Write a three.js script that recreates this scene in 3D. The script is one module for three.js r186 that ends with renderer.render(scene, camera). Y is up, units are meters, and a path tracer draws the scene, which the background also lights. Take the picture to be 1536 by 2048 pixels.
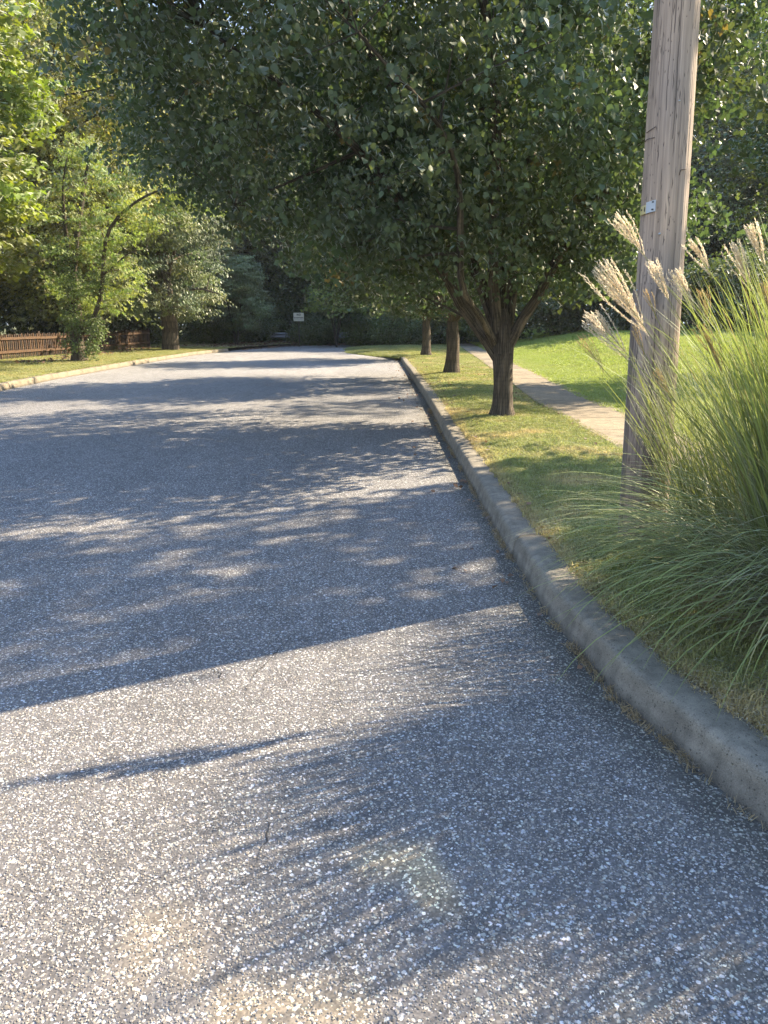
import * as THREE from 'three';
import { mergeGeometries } from 'three/addons/utils/BufferGeometryUtils.js';
import { ImprovedNoise } from 'three/addons/math/ImprovedNoise.js';

// ------------------------------------------------------------------ camera, sky, sun, exposure
const scene = new THREE.Scene();
const FOCAL = 1538, HORIZON = 638, EYE = 1.5;                    // pixels of the 1536 x 2048 photograph; metres
const PITCH = Math.atan((1024 - HORIZON) / FOCAL);
const camera = new THREE.PerspectiveCamera(2 * Math.atan(1024 / FOCAL) * 180 / Math.PI, 0.75, 0.05, 600);
camera.position.set(0, EYE, 0);
camera.rotation.set(-PITCH, 0, 0);
scene.add(camera);

const SUN_EL = 36.5 * Math.PI / 180, SUN_AZ = 29.5 * Math.PI / 180;
const SUN = new THREE.Vector3(Math.cos(SUN_EL) * Math.cos(SUN_AZ), Math.sin(SUN_EL), -Math.cos(SUN_EL) * Math.sin(SUN_AZ));
{
  const W = 256, H = 128, d = new Float32Array(W * H * 4), v = new THREE.Vector3();
  for (let j = 0; j < H; j++) for (let i = 0; i < W; i++) {
    const lat = ((j + 0.5) / H - 0.5) * Math.PI, lon = ((i + 0.5) / W - 0.5) * 2 * Math.PI;
    v.set(Math.cos(lat) * Math.cos(lon), Math.sin(lat), Math.cos(lat) * Math.sin(lon));
    const e = Math.max(0, v.y), t = Math.pow(1 - e, 2.6), k = (j * W + i) * 4;
    const glow = Math.exp((v.dot(SUN) - 1) * 9) * 0.55;
    d[k] = 0.22 + 0.42 * t + glow; d[k + 1] = 0.37 + 0.36 * t + glow * 0.95; d[k + 2] = 0.70 + 0.14 * t + glow * 0.82; d[k + 3] = 1;
  }
  const sky = new THREE.DataTexture(d, W, H, THREE.RGBAFormat, THREE.FloatType);
  sky.mapping = THREE.EquirectangularReflectionMapping; sky.magFilter = THREE.LinearFilter; sky.needsUpdate = true;
  scene.background = sky; scene.environment = sky;
  scene.backgroundIntensity = scene.environmentIntensity = 0.66;
}
const sun = new THREE.DirectionalLight(new THREE.Color().setRGB(1, 0.85, 0.63), 5.0);
sun.position.copy(SUN).multiplyScalar(90).add(new THREE.Vector3(0, 0, -18)); sun.target.position.set(0, 0, -18);
sun.castShadow = true; sun.shadow.mapSize.set(4096, 4096);
Object.assign(sun.shadow.camera, { left: -45, right: 45, top: 45, bottom: -45, near: 1, far: 220 });
scene.add(sun, sun.target);
scene.fog = new THREE.FogExp2(new THREE.Color().setRGB(0.92, 0.96, 1), 0.0004);
const renderer = new THREE.WebGLRenderer({ antialias: true });
renderer.toneMapping = THREE.LinearToneMapping;
renderer.toneMappingExposure = 3.55;
renderer.shadowMap.enabled = true;

// ------------------------------------------------------------------ helpers
function rng(seed) { let a = seed >>> 0; return () => { a = (a + 0x6D2B79F5) | 0; let t = Math.imul(a ^ (a >>> 15), 1 | a); t = (t + Math.imul(t ^ (t >>> 7), 61 | t)) ^ t; return ((t ^ (t >>> 14)) >>> 0) / 4294967296; }; }
const perlin = new ImprovedNoise();
const noise = (x, y, z = 0) => perlin.noise(x + 31.7, y + 11.3, z + 5.1);
const fbm = (x, y, z = 0) => noise(x, y, z) * 0.55 + noise(x * 2.1, y * 2.1, z + 3) * 0.28 + noise(x * 4.3, y * 4.3, z + 7) * 0.17;
const clamp = (x, a = 0, b = 1) => Math.min(b, Math.max(a, x));
const smooth = (a, b, x) => { const t = clamp((x - a) / (b - a)); return t * t * (3 - 2 * t); };
const lerp = (a, b, t) => a + (b - a) * t;
const V = (x, y, z) => new THREE.Vector3(x, y, z);
function curve(points) { return (z) => { let i = 0; while (i < points.length - 2 && z > points[i + 1][0]) i++; const [z0, x0] = points[i], [z1, x1] = points[i + 1], t = clamp((z - z0) / (z1 - z0)), h = 0.75 * t + 0.25 * t * t * (3 - 2 * t); return lerp(x0, x1, h); }; }
function at(px, py, depth) {                                        // where a sight line of the photograph is at z = -depth
  const xr = (px - 768) / FOCAL, yr = (1024 - py) / FOCAL, c = Math.cos(PITCH), s = Math.sin(PITCH);
  const dy = yr * c - s, dz = c + yr * s, t = depth / dz;
  return V(xr * t, EYE + dy * t, -depth);
}
const used = {};
function numbered(name) { const n = used[name] = (used[name] ?? -1) + 1; return n ? name + '_' + String(n).padStart(3, '0') : name; }
function tag(o, label, category, group, kind) {
  if (label) o.userData.label = label;
  if (category) o.userData.category = category;
  if (group) o.userData.group = group;
  if (kind) o.userData.kind = kind;
  return o;
}
function shade(o) { o.castShadow = true; o.receiveShadow = true; return o; }
function thing(name, label, category, pos = V(0, 0, 0), group, kind) {
  const o = new THREE.Group(); o.name = numbered(name); o.position.copy(pos); scene.add(o);
  return tag(o, label, category, group, kind);
}
function part(name, geo, mat, parent) { const m = shade(new THREE.Mesh(geo, mat)); m.name = parent === scene ? numbered(name) : name; parent.add(m); return m; }
function copies(name, geo, mat, list, parent) {                     // list: [matrix, colour]
  const m = shade(new THREE.InstancedMesh(geo, mat, list.length)); m.name = parent === scene ? numbered(name) : name;
  list.forEach(([mx, c], i) => { m.setMatrixAt(i, mx); if (c) m.setColorAt(i, c); });
  m.userData.kind = 'stuff'; parent.add(m); return m;
}
class MB {                                                          // collects triangles with uv and vertex colour
  constructor() { this.p = []; this.u = []; this.c = []; this.i = []; }
  v(x, y, z, u = 0, w = 0, c) { this.p.push(x, y, z); this.u.push(u, w); if (c) this.c.push(c[0], c[1], c[2]); return this.p.length / 3 - 1; }
  t(a, b, c) { this.i.push(a, b, c); }
  q(a, b, c, d) { this.i.push(a, b, c, a, c, d); }
  geo(flat) {
    let g = new THREE.BufferGeometry();
    g.setAttribute('position', new THREE.Float32BufferAttribute(this.p, 3)); g.setAttribute('uv', new THREE.Float32BufferAttribute(this.u, 2));
    if (this.c.length) g.setAttribute('color', new THREE.Float32BufferAttribute(this.c, 3));
    g.setIndex(this.i); if (flat) g = g.toNonIndexed(); g.computeVertexNormals(); return g;
  }
  tube(path, radii, sides, rough = 0, seed = 0, cap = true, color) {  // a tapered limb through points
    const n = path.length, ref = V(0.31, 0.2, 0.93), rings = []; let len = 0;
    for (let k = 0; k < n; k++) {
      const d = path[Math.min(k + 1, n - 1)].clone().sub(path[Math.max(k - 1, 0)]).normalize();
      const a = new THREE.Vector3().crossVectors(d, Math.abs(d.dot(ref)) > 0.95 ? V(1, 0, 0) : ref).normalize(), b = new THREE.Vector3().crossVectors(d, a);
      if (k) len += path[k].distanceTo(path[k - 1]);
      const ring = [];
      for (let s = 0; s <= sides; s++) {
        const w = (s % sides) / sides * 2 * Math.PI, r = radii[k] * (1 + rough * (noise(Math.cos(w) * 2.2 + seed, Math.sin(w) * 2.2, len * 0.8) + 0.5 * noise(Math.cos(w) * 6 + seed, Math.sin(w) * 6, len * 1.6)));
        const x = path[k].x + (a.x * Math.cos(w) + b.x * Math.sin(w)) * r, y = path[k].y + (a.y * Math.cos(w) + b.y * Math.sin(w)) * r, z = path[k].z + (a.z * Math.cos(w) + b.z * Math.sin(w)) * r;
        ring.push(this.v(x, y, z, s / sides * Math.max(1, Math.round(2 * Math.PI * radii[0] / 0.25)) * 0.25, len, color));
      }
      rings.push(ring);
      if (k) for (let s = 0; s < sides; s++) this.q(rings[k - 1][s], rings[k - 1][s + 1], ring[s + 1], ring[s]);
    }
    if (cap) { const t = this.v(path[n - 1].x, path[n - 1].y, path[n - 1].z, 0, len, color); for (let s = 0; s < sides; s++) this.t(rings[n - 1][s], rings[n - 1][s + 1], t); }
    return this;
  }
}
function bend(points, n) { return new THREE.CatmullRomCurve3(points).getSpacedPoints(n); }

// ------------------------------------------------------------------ textures (colour, grain and fine relief only)
function texture(size, fn, srgb, rep = 1) {                         // fn(x, y) -> [r, g, b] 0..1, x and y in texels
  const d = new Uint8Array(size * size * 4);
  for (let y = 0; y < size; y++) for (let x = 0; x < size; x++) { const c = fn(x, y), k = (y * size + x) * 4; d[k] = clamp(c[0]) * 255; d[k + 1] = clamp(c[1]) * 255; d[k + 2] = clamp(c[2]) * 255; d[k + 3] = 255; }
  return finish(d, size, size, srgb, rep);
}
function finish(d, w, h, srgb, rep) {
  const t = new THREE.DataTexture(d, w, h); t.wrapS = t.wrapT = THREE.RepeatWrapping; t.magFilter = THREE.LinearFilter; t.minFilter = THREE.LinearMipmapLinearFilter; t.generateMipmaps = true;
  if (srgb) t.colorSpace = THREE.SRGBColorSpace; t.repeat.set(rep, rep); t.needsUpdate = true; return t;
}
function wrapNoise(size, cells, seed) {                             // value noise that tiles
  const r = rng(seed), g = Array.from({ length: cells * cells }, () => r());
  return (x, y) => { const u = x / size * cells, v = y / size * cells, i = Math.floor(u), j = Math.floor(v), fu = u - i, fv = v - j, a = fu * fu * (3 - 2 * fu), b = fv * fv * (3 - 2 * fv), G = (p, q) => g[((q % cells) + cells) % cells * cells + ((p % cells) + cells) % cells]; return lerp(lerp(G(i, j), G(i + 1, j), a), lerp(G(i, j + 1), G(i + 1, j + 1), a), b); };
}
// asphalt: dark binder full of worn stone chips, 2.56 m a side
const ROAD_TILE = 2.56;
const roadMaps = (() => {
  const S = 2048, col = new Uint8Array(S * S * 4), hgt = new Uint8Array(S * S * 4), r = rng(7), n1 = wrapNoise(S, 512, 1), n2 = wrapNoise(S, 40, 2);
  for (let y = 0; y < S; y++) for (let x = 0; x < S; x++) { const k = (y * S + x) * 4, g = 0.25 + 0.14 * n1(x, y) + 0.06 * n2(x, y); col[k] = g * 255; col[k + 1] = g * 0.965 * 255; col[k + 2] = g * 0.94 * 255; col[k + 3] = 255; hgt[k] = hgt[k + 1] = hgt[k + 2] = 70 + 50 * n1(x, y); hgt[k + 3] = 255; }
  const stones = 62000;
  for (let i = 0; i < stones; i++) {
    const cx = r() * S, cy = r() * S, a = 1.3 + Math.pow(r(), 2.2) * 3.6, b = a * (0.5 + 0.5 * r()), th = r() * Math.PI, ct = Math.cos(th), st = Math.sin(th), pw = 1.6 + r() * 1.6;
    let g = r() < 0.13 ? 0.36 + 0.1 * r() : 0.46 + 0.30 * r(); const wr = 1 + 0.06 * (r() - 0.35), wb = 1 + 0.10 * (r() - 0.72);
    const R = Math.ceil(a);
    for (let dy = -R; dy <= R; dy++) for (let dx = -R; dx <= R; dx++) {
      const u = (dx * ct + dy * st) / a, v = (-dx * st + dy * ct) / b; if (Math.pow(Math.abs(u), pw) + Math.pow(Math.abs(v), pw) > 1) continue;
      const k = ((((Math.round(cy) + dy) % S + S) % S) * S + ((Math.round(cx) + dx) % S + S) % S) * 4, s = 0.95 + 0.1 * r();
      col[k] = clamp(g * wr * s) * 255; col[k + 1] = clamp(g * s) * 255; col[k + 2] = clamp(g * wb * s) * 255; hgt[k] = hgt[k + 1] = hgt[k + 2] = 165 + 50 * (1 - u * u - v * v);
    }
  }
  return [finish(col, S, S, true, 1), finish(hgt, S, S, false, 1)];
})();
const concreteMaps = (() => {
  const S = 1024, a = wrapNoise(S, 8, 11), b = wrapNoise(S, 40, 12), c = wrapNoise(S, 400, 13), e = wrapNoise(S, 18, 14), r = rng(15);
  const pit = new Float32Array(S * S); for (let i = 0; i < 2600; i++) { const x = r() * S | 0, y = r() * S | 0, q = 1 + (r() * 2.4 | 0); for (let dy = -q; dy <= q; dy++) for (let dx = -q; dx <= q; dx++) if (dx * dx + dy * dy <= q * q) pit[((y + dy + S) % S) * S + (x + dx + S) % S] = 1; }
  const f = (x, y) => 0.5 * a(x, y) + 0.3 * b(x, y) + 0.2 * c(x, y);
  return [texture(S, (x, y) => { const n = f(x, y), s = smooth(0.5, 0.9, e(x, y)) * 0.05, g = 0.47 + 0.26 * n - s - 0.16 * pit[y * S + x] + 0.07 * (c(x, y) - 0.5); return [g * 1.02, g * 0.985, g * 0.91]; }, true), texture(S, (x, y) => { const h = 0.5 + 0.3 * (c(x, y) - 0.5) + 0.35 * (b(x, y) - 0.5) - 0.45 * pit[y * S + x]; return [h, h, h]; })];
})();
const barkMaps = (() => {                                           // ridged bark, 0.5 m wide by 1 m tall
  const S = 512, a = wrapNoise(S, 22, 21), b = wrapNoise(S, 60, 22), c = wrapNoise(S, 7, 23), e = wrapNoise(S, 160, 24);
  const f = (x, y) => { const w = x + 26 * (c(y * 0.7, x * 0.3) - 0.5), r1 = 1 - Math.abs(2 * a(w, y * 0.16) - 1), r2 = 1 - Math.abs(2 * b(w, y * 0.28) - 1); return clamp(1 - 0.75 * Math.pow(r1, 3) - 0.4 * Math.pow(r2, 3)) * (0.85 + 0.15 * e(x, y)); };
  return [texture(S, (x, y) => { const h = f(x, y), g = 0.16 + 0.33 * h + 0.1 * (c(x, y) - 0.5); return [g * 1.06, g * 0.98, g * 0.86]; }, true), texture(S, (x, y) => { const h = f(x, y); return [h, h, h]; })];
})();
const poleMaps = (() => {                                           // weathered round wood with long grain and small dark checks, 1 m round by 2 m tall
  const S = 1024, a = wrapNoise(S, 150, 31), b = wrapNoise(S, 48, 32), c = wrapNoise(S, 6, 33), e = wrapNoise(S, 300, 34), r = rng(35);
  const chk = new Float32Array(S * S);
  for (let i = 0; i < 900; i++) { const x = r() * S | 0, y = r() * S | 0, L = 3 + Math.pow(r(), 3) * 26, w = 0.8 + r() * 2.0; for (let dy = -L; dy <= L; dy++) for (let dx = -3; dx <= 3; dx++) { const q = Math.abs(dx + 1.2 * Math.sin(dy * 0.2 + i)) / w + Math.pow(dy / L, 2); if (q < 1) { const k = ((y + (dy | 0) + S) % S) * S + (x + dx + S) % S; chk[k] = Math.max(chk[k], 1 - q * 0.6); } } }
  for (let i = 0; i < 16; i++) { const x0 = r() * S, y0 = r() * S, L = 150 + r() * 420; for (let dy = 0; dy < L; dy++) for (let dx = -1; dx <= 1; dx++) { const k = ((y0 + dy | 0) % S) * S + (((x0 + dx + 5 * noise(dy * 0.02, i)) | 0) + S) % S; chk[k] = Math.max(chk[k], 0.75); } }
  const g = (x, y) => 0.5 * a(x, y * 0.035) + 0.3 * b(x, y * 0.03) + 0.2 * e(x, y * 0.1);
  return [texture(S, (x, y) => { const n = g(x, y), v = c(x, y), k = chk[y * S + x], l = (0.40 + 0.27 * n + 0.10 * (v - 0.5)) * (1 - 0.42 * k); return [l * (1.07 + 0.05 * v), l * 0.965, l * (0.88 - 0.06 * v)]; }, true), texture(S, (x, y) => { const h = 0.35 + 0.5 * g(x, y) - 0.5 * chk[y * S + x]; return [h, h, h]; })];
})();
const soilMap = (() => { const S = 512, a = wrapNoise(S, 9, 41), b = wrapNoise(S, 64, 42), c = wrapNoise(S, 200, 43); return texture(S, (x, y) => { const n = 0.45 * a(x, y) + 0.3 * b(x, y) + 0.25 * c(x, y); return [0.34 + 0.22 * n, 0.36 + 0.21 * n, 0.16 + 0.14 * n]; }, true); })();
const plankMap = (() => { const S = 256, a = wrapNoise(S, 60, 51), b = wrapNoise(S, 9, 52); return texture(S, (x, y) => { const n = 0.65 * a(x, y * 0.06) + 0.35 * b(x, y), l = 0.62 + 0.45 * n; return [l, l, l]; }, true); })();

barkMaps.forEach((t) => t.repeat.set(4, 1)); poleMaps.forEach((t) => t.repeat.set(1, 0.5));
const std = (o) => new THREE.MeshStandardMaterial(o);
const rgb = (r, g, b) => new THREE.Color().setRGB(r, g, b);
const bark = (r, g, b, bump = 0.02) => { const m = std({ map: barkMaps[0], bumpMap: barkMaps[1], bumpScale: bump, roughness: 0.95, color: rgb(r, g, b) }); return m; };
const leafMat = (r, g, b, through = 0.38, coat = 0.5) => new THREE.MeshPhysicalMaterial({ color: rgb(r, g, b), roughness: 0.92, transmission: through, thickness: 0, clearcoat: coat, clearcoatRoughness: 0.38, side: THREE.DoubleSide });
const M = {
  road: std({ map: roadMaps[0], bumpMap: roadMaps[1], bumpScale: 0.004, roughness: 0.88, vertexColors: true }),
  chip: std({ color: rgb(0.34, 0.315, 0.28), roughness: 0.75 }),
  crack: std({ color: rgb(0.03, 0.028, 0.026), roughness: 1 }),
  kerb: std({ map: concreteMaps[0], bumpMap: concreteMaps[1], bumpScale: 0.006, roughness: 0.93, color: rgb(0.86, 0.82, 0.75), vertexColors: true }),
  kerbPale: std({ map: concreteMaps[0], bumpMap: concreteMaps[1], bumpScale: 0.006, roughness: 0.93, color: rgb(0.9, 0.82, 0.68), vertexColors: true }),
  slab: std({ map: concreteMaps[0], bumpMap: concreteMaps[1], bumpScale: 0.004, roughness: 0.93, color: rgb(0.74, 0.65, 0.53) }),
  soil: std({ map: soilMap, roughness: 1, vertexColors: true }),
  blade: new THREE.MeshPhysicalMaterial({ color: rgb(1, 1, 1), roughness: 0.9, transmission: 0.5, thickness: 0, side: THREE.DoubleSide }),
  reed: new THREE.MeshPhysicalMaterial({ color: rgb(1, 1, 1), roughness: 0.9, transmission: 0.5, thickness: 0, clearcoat: 0.5, clearcoatRoughness: 0.35, vertexColors: true, side: THREE.DoubleSide }),
  plumeWhite: new THREE.MeshPhysicalMaterial({ color: rgb(0.85, 0.74, 0.54), roughness: 1, transmission: 0.5, thickness: 0, side: THREE.DoubleSide }),
  plumeGold: new THREE.MeshPhysicalMaterial({ color: rgb(0.66, 0.47, 0.19), roughness: 1, transmission: 0.45, thickness: 0, side: THREE.DoubleSide }),
  stem: new THREE.MeshPhysicalMaterial({ color: rgb(0.26, 0.27, 0.08), roughness: 0.8 }),
  pole: std({ map: poleMaps[0], bumpMap: poleMaps[1], bumpScale: 0.008, roughness: 0.92, color: rgb(1.2, 1.2, 1.18), vertexColors: true }),
  metal: std({ color: rgb(0.42, 0.43, 0.43), metalness: 0.6, roughness: 0.5 }),
  rust: std({ color: rgb(0.10, 0.075, 0.06), metalness: 0.3, roughness: 0.8 }),
  tagWhite: std({ color: rgb(0.47, 0.49, 0.49), roughness: 0.45 }),
  tagYellow: std({ color: rgb(0.55, 0.45, 0.20), roughness: 0.5 }),
  ink: std({ color: rgb(0.03, 0.03, 0.03), roughness: 0.7 }),
};

// ------------------------------------------------------------------ the lie of the land (metres; x right, z towards us)
const kerbX = curve([[-60, 0.25], [-45, 0.3], [-28.8, 0.6], [-21.5, 0.72], [-14.8, 0.78], [-9.8, 0.79], [-7.6, 0.81], [-5.2, 0.82], [-3.8, 0.85], [-2.86, 0.945], [-2.36, 1.07], [-2.0, 1.16], [-1.3, 1.40], [0, 2.0], [2, 3.1], [4, 4.3], [9, 7.5]]);
const leftX = curve([[-47, -4.4], [-43, -6.0], [-39.2, -7.2], [-32.8, -8.1], [-27.8, -8.3], [-20, -8.4], [-16, -8.2], [9, -8.2]]);
const walkX = curve([[-60, 4.6], [-42.4, 3.98], [-30.5, 3.45], [-20.4, 2.98], [-13, 2.58], [-8, 2.55], [9, 2.6]]);
const WALK = 1.08, KERB = 0.21, TOP = 0.135;
const lawnY = (x, z) => TOP + 0.78 * smooth(0, 1, (x - 4.2) / 6) * smooth(0, 1, (-z - 13) / 20) + 0.012 * Math.max(0, x - 4) + 0.03 * fbm(x * 0.3, z * 0.3);
const vergeY = (x, z) => { const t = clamp((x - kerbX(z) - KERB) / 1.4); return TOP - 0.012 + 0.035 * Math.sin(Math.PI * t) + 0.012 * fbm(x * 1.3, z * 1.3, 2) - (z > -0.5 ? 0.02 : 0); };
const yardY = (x, z) => TOP + 0.04 * smooth(0, 1, (leftX(z) - x) / 5) + 0.03 * fbm(x * 0.5, z * 0.5, 4);
function sheet(name, xs, zs, height, color, tile, mat, label, category) {  // xs(z, i) across, zs along
  const b = new MB(), n = zs.length;
  for (const z of zs) { const row = xs(z); for (const x of row) { const c = color(x, z); b.v(x, height(x, z), z, x / tile, z / tile, c); } }
  const w = xs(zs[0]).length;
  for (let j = 0; j + 1 < n; j++) for (let i = 0; i + 1 < w; i++) b.q(j * w + i, (j + 1) * w + i, (j + 1) * w + i + 1, j * w + i + 1);
  const m = part(name, b.geo(), mat, scene); tag(m, label, category, null, 'structure'); return m;
}
const range = (a, b, step) => { const n = Math.max(1, Math.round(Math.abs(b - a) / step)); return Array.from({ length: n + 1 }, (_, i) => lerp(a, b, i / n)); };
const steps = (a, b, n) => Array.from({ length: n + 1 }, (_, i) => lerp(a, b, i / n));
const zNear = [...range(9, 0, 0.6), ...range(-0.2, -8, 0.12), ...range(-8.3, -20, 0.35), ...range(-20.6, -47, 0.7)];
const soilTint = (x, z) => { const n = 0.8 + 0.5 * fbm(x * 1.7, z * 1.7, 9); return [n * 1.0, n, n * 0.85]; };

{ // ground: one sheet to the horizon, under everything
  const g = new THREE.PlaneGeometry(420, 420, 1, 1); g.rotateX(-Math.PI / 2);
  g.setAttribute('color', new THREE.Float32BufferAttribute(new Array(g.attributes.position.count * 3).fill(0.55), 3));
  for (let i = 0, u = g.attributes.uv; i < u.count; i++) u.setXY(i, u.getX(i) * 200, u.getY(i) * 200);
  const m = part('ground', g, M.soil, scene); m.position.y = -0.06; tag(m, 'flat brown earth under the trees beyond the road', 'ground', null, 'structure');
}
// road
const SAND = [[-0.60, -1.58, 0.19, 0.07, 0.4], [-0.24, -1.40, 0.17, 0.11, 0.55], [0.07, -1.86, 0.15, 0.11, 0.95], [0.14, -1.77, 0.10, 0.09, 0.9], [0.55, -1.44, 0.12, 0.06, 0.3], [0.8, -1.5, 0.1, 0.08, 0.25]];
function sand(x, z) { let s = 0; for (const [cx, cz, rx, rz, k] of SAND) { const d = Math.hypot((x - cx - 0.25 * (z - cz)) / rx, (z - cz) / rz) + 1.1 * fbm(x * 7, z * 11, 1) + 0.5 * noise(x * 40, z * 40); s = Math.max(s, k * (1 - smooth(0.65, 1.0, d))); } return s; }
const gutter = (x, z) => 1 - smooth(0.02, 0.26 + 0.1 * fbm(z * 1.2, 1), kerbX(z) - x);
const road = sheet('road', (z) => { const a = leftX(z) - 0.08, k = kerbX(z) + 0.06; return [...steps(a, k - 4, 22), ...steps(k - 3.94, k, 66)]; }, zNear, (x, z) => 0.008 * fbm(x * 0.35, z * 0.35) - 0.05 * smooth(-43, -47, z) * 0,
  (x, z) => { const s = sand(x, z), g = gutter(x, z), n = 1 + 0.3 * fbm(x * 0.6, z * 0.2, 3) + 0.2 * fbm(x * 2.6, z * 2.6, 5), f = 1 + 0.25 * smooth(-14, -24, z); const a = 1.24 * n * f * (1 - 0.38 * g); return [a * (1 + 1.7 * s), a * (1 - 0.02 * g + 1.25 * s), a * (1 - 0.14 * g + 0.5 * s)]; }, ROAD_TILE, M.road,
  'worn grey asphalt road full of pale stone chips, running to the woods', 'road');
const roadY = (x, z) => 0.008 * fbm(x * 0.35, z * 0.35);
{ // the worn stone chips that stand out near the camera: more than 300, so one part
  const r = rng(71), g = new THREE.IcosahedronGeometry(1, 0), list = [], m = new THREE.Matrix4(), q = new THREE.Quaternion(), e = new THREE.Euler();
  const p = g.attributes.position; for (let i = 0; i < p.count; i++) { const k = 0.8 + 0.35 * Math.abs(noise(p.getX(i) * 2, p.getY(i) * 2, p.getZ(i) * 2)); p.setXYZ(i, p.getX(i) * k, p.getY(i), p.getZ(i) * k); } g.computeVertexNormals();
  for (let i = 0; i < 118000; i++) {
    const z = -1.1 - 4.6 * Math.pow(r(), 1.25), hw = 0.58 * (-z) + 0.45, x = -hw + r() * (hw + Math.min(hw, kerbX(z)));
    if (x > kerbX(z) - 0.02 || r() < 0.92 * sand(x, z) || r() < 0.75 * gutter(x, z) || r() < 0.5 - 0.8 * fbm(x * 9, z * 9, 2) - 0.3) continue;
    const big = r() < 0.06, s = (big ? 0.0046 : 0.0018) + Math.pow(r(), 1.8) * 0.003, h = 0.0012 + 0.0012 * r();
    e.set((r() - 0.5) * 0.5, r() * 6.28, (r() - 0.5) * 0.5); q.setFromEuler(e); m.compose(V(x, roadY(x, z) + 0.0004 + h * 0.25, z), q, V(s * (0.75 + 0.6 * r()), h, s * (0.6 + 0.4 * r())));
    const dark = r() < 0.2, v = dark ? 0.28 + 0.25 * r() : 0.6 + 0.55 * r(), w = r();
    list.push([m.clone(), rgb(v * (1.02 + 0.06 * w), v, v * (1.0 - 0.12 * w))]);
  }
  copies('aggregate', g, M.chip, list, road);
}
{ // cracks
  const crack = (pts, w, seed) => {
    const b = new MB(), r = rng(seed), path = []; for (let i = 0; i + 1 < pts.length; i++) for (let k = 0; k < 9; k++) { const t = k / 9; path.push([lerp(pts[i][0], pts[i + 1][0], t) + (r() - 0.5) * 0.016, lerp(pts[i][1], pts[i + 1][1], t) + (r() - 0.5) * 0.016]); }
    path.forEach(([x, z], i) => { const a = path[Math.max(0, i - 1)], c = path[Math.min(path.length - 1, i + 1)], dx = c[0] - a[0], dz = c[1] - a[1], l = Math.hypot(dx, dz) || 1, q = 0.62 * w * (0.3 + r()) * Math.sin(Math.PI * (i + 0.7) / (path.length + 0.4)); const u = b.v(x - dz / l * q, roadY(x, z) + 0.0022, z + dx / l * q), v = b.v(x + dz / l * q, roadY(x, z) + 0.0022, z - dx / l * q); if (i) b.q(u - 2, v - 2, v, u); });
    part('crack', b.geo(), M.crack, road);
  };
  crack([[-0.36, -3.72], [-0.47, -3.40], [-0.55, -3.12], [-0.58, -2.95], [-0.57, -2.80]], 0.004, 1);
  crack([[-0.78, -3.13], [-0.72, -3.08], [-0.66, -2.96]], 0.0045, 2);
  crack([[0.24, -3.26], [0.37, -3.18], [0.42, -3.10]], 0.003, 3);
  crack([[-0.36, -2.12], [-0.35, -1.98], [-0.37, -1.85]], 0.003, 4);
  crack([[0.14, -1.20], [0.25, -1.185], [0.36, -1.19], [0.5, -1.175], [0.62, -1.19]], 0.0035, 5);
}
// kerbs, cast in sections
function kerbRun(name, xs, side, zs, len, mat, label) {
  const root = thing(name, label, 'kerb', V(0, 0, 0), null, 'structure'), r = rng(side > 0 ? 81 : 82);
  const profile = [[-0.005, -0.12], [0.0, 0.0], [0.012, 0.05], [0.022, 0.098], [0.030, 0.118], [0.044, 0.131], [0.066, TOP + 0.002], [0.13, TOP + 0.004], [KERB - 0.012, TOP + 0.001], [KERB, TOP - 0.012], [KERB, -0.05]];
  for (let z0 = zs[0]; z0 > zs[1]; z0 -= len) {
    const b = new MB(), z1 = Math.max(zs[1], z0 - len) + 0.012, st = range(z0, z1, z0 > -14 ? 0.05 : 0.16), n = profile.length, lift = (r() - 0.5) * 0.014, shift = (r() - 0.5) * 0.018; let run = 0;
    st.forEach((z, k) => {
      const dx = (xs(z - 0.05) - xs(z + 0.05)) / 0.1, l = Math.hypot(dx, 1), nx = side / l, nz = side * dx / l; let w = 0;
      profile.forEach(([o, y], i) => {
        const wob = 0.0025 * fbm(z * 2 + i * 0.15, y * 20, 8) + 0.003 * Math.max(0, fbm(z * 0.9, i * 0.1, 3) - 0.25), chip = i > 3 && i < 6 ? -0.010 * smooth(0.40, 0.52, fbm(z * 6.5, 4.3, side) + 0.12 * noise(z * 30, i)) : 0, d = i > 1 && i < n - 1 ? wob : 0; if (i) w += Math.hypot(o - profile[i - 1][0], y - profile[i - 1][1]);
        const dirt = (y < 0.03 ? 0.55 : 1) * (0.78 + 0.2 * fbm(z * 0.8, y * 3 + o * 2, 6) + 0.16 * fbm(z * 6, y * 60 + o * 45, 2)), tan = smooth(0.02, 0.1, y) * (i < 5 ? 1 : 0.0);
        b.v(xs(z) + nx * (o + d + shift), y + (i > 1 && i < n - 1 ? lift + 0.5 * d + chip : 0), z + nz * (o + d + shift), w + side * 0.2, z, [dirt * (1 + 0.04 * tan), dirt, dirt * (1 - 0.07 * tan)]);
      });
      if (k) for (let i = 0; i + 1 < n; i++) { const a = (k - 1) * n + i, c = k * n + i; side > 0 ? b.q(a, c, c + 1, a + 1) : b.q(a, a + 1, c + 1, c); }
    });
    for (const k of [0, st.length - 1]) { const o = k * n; for (let i = 1; i + 1 < n; i++) k ? b.t(o, o + i + 1, o + i) : b.t(o, o + i, o + i + 1); }
    part('kerb_section', b.geo(), mat, root);
  }
  return root;
}
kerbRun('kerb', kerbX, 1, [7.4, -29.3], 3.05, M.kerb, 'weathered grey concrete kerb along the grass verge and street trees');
kerbRun('kerb', leftX, -1, [-8, -37.5], 3.05, M.kerbPale, 'pale cracked kerb in front of the picket fence across the road');
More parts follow.
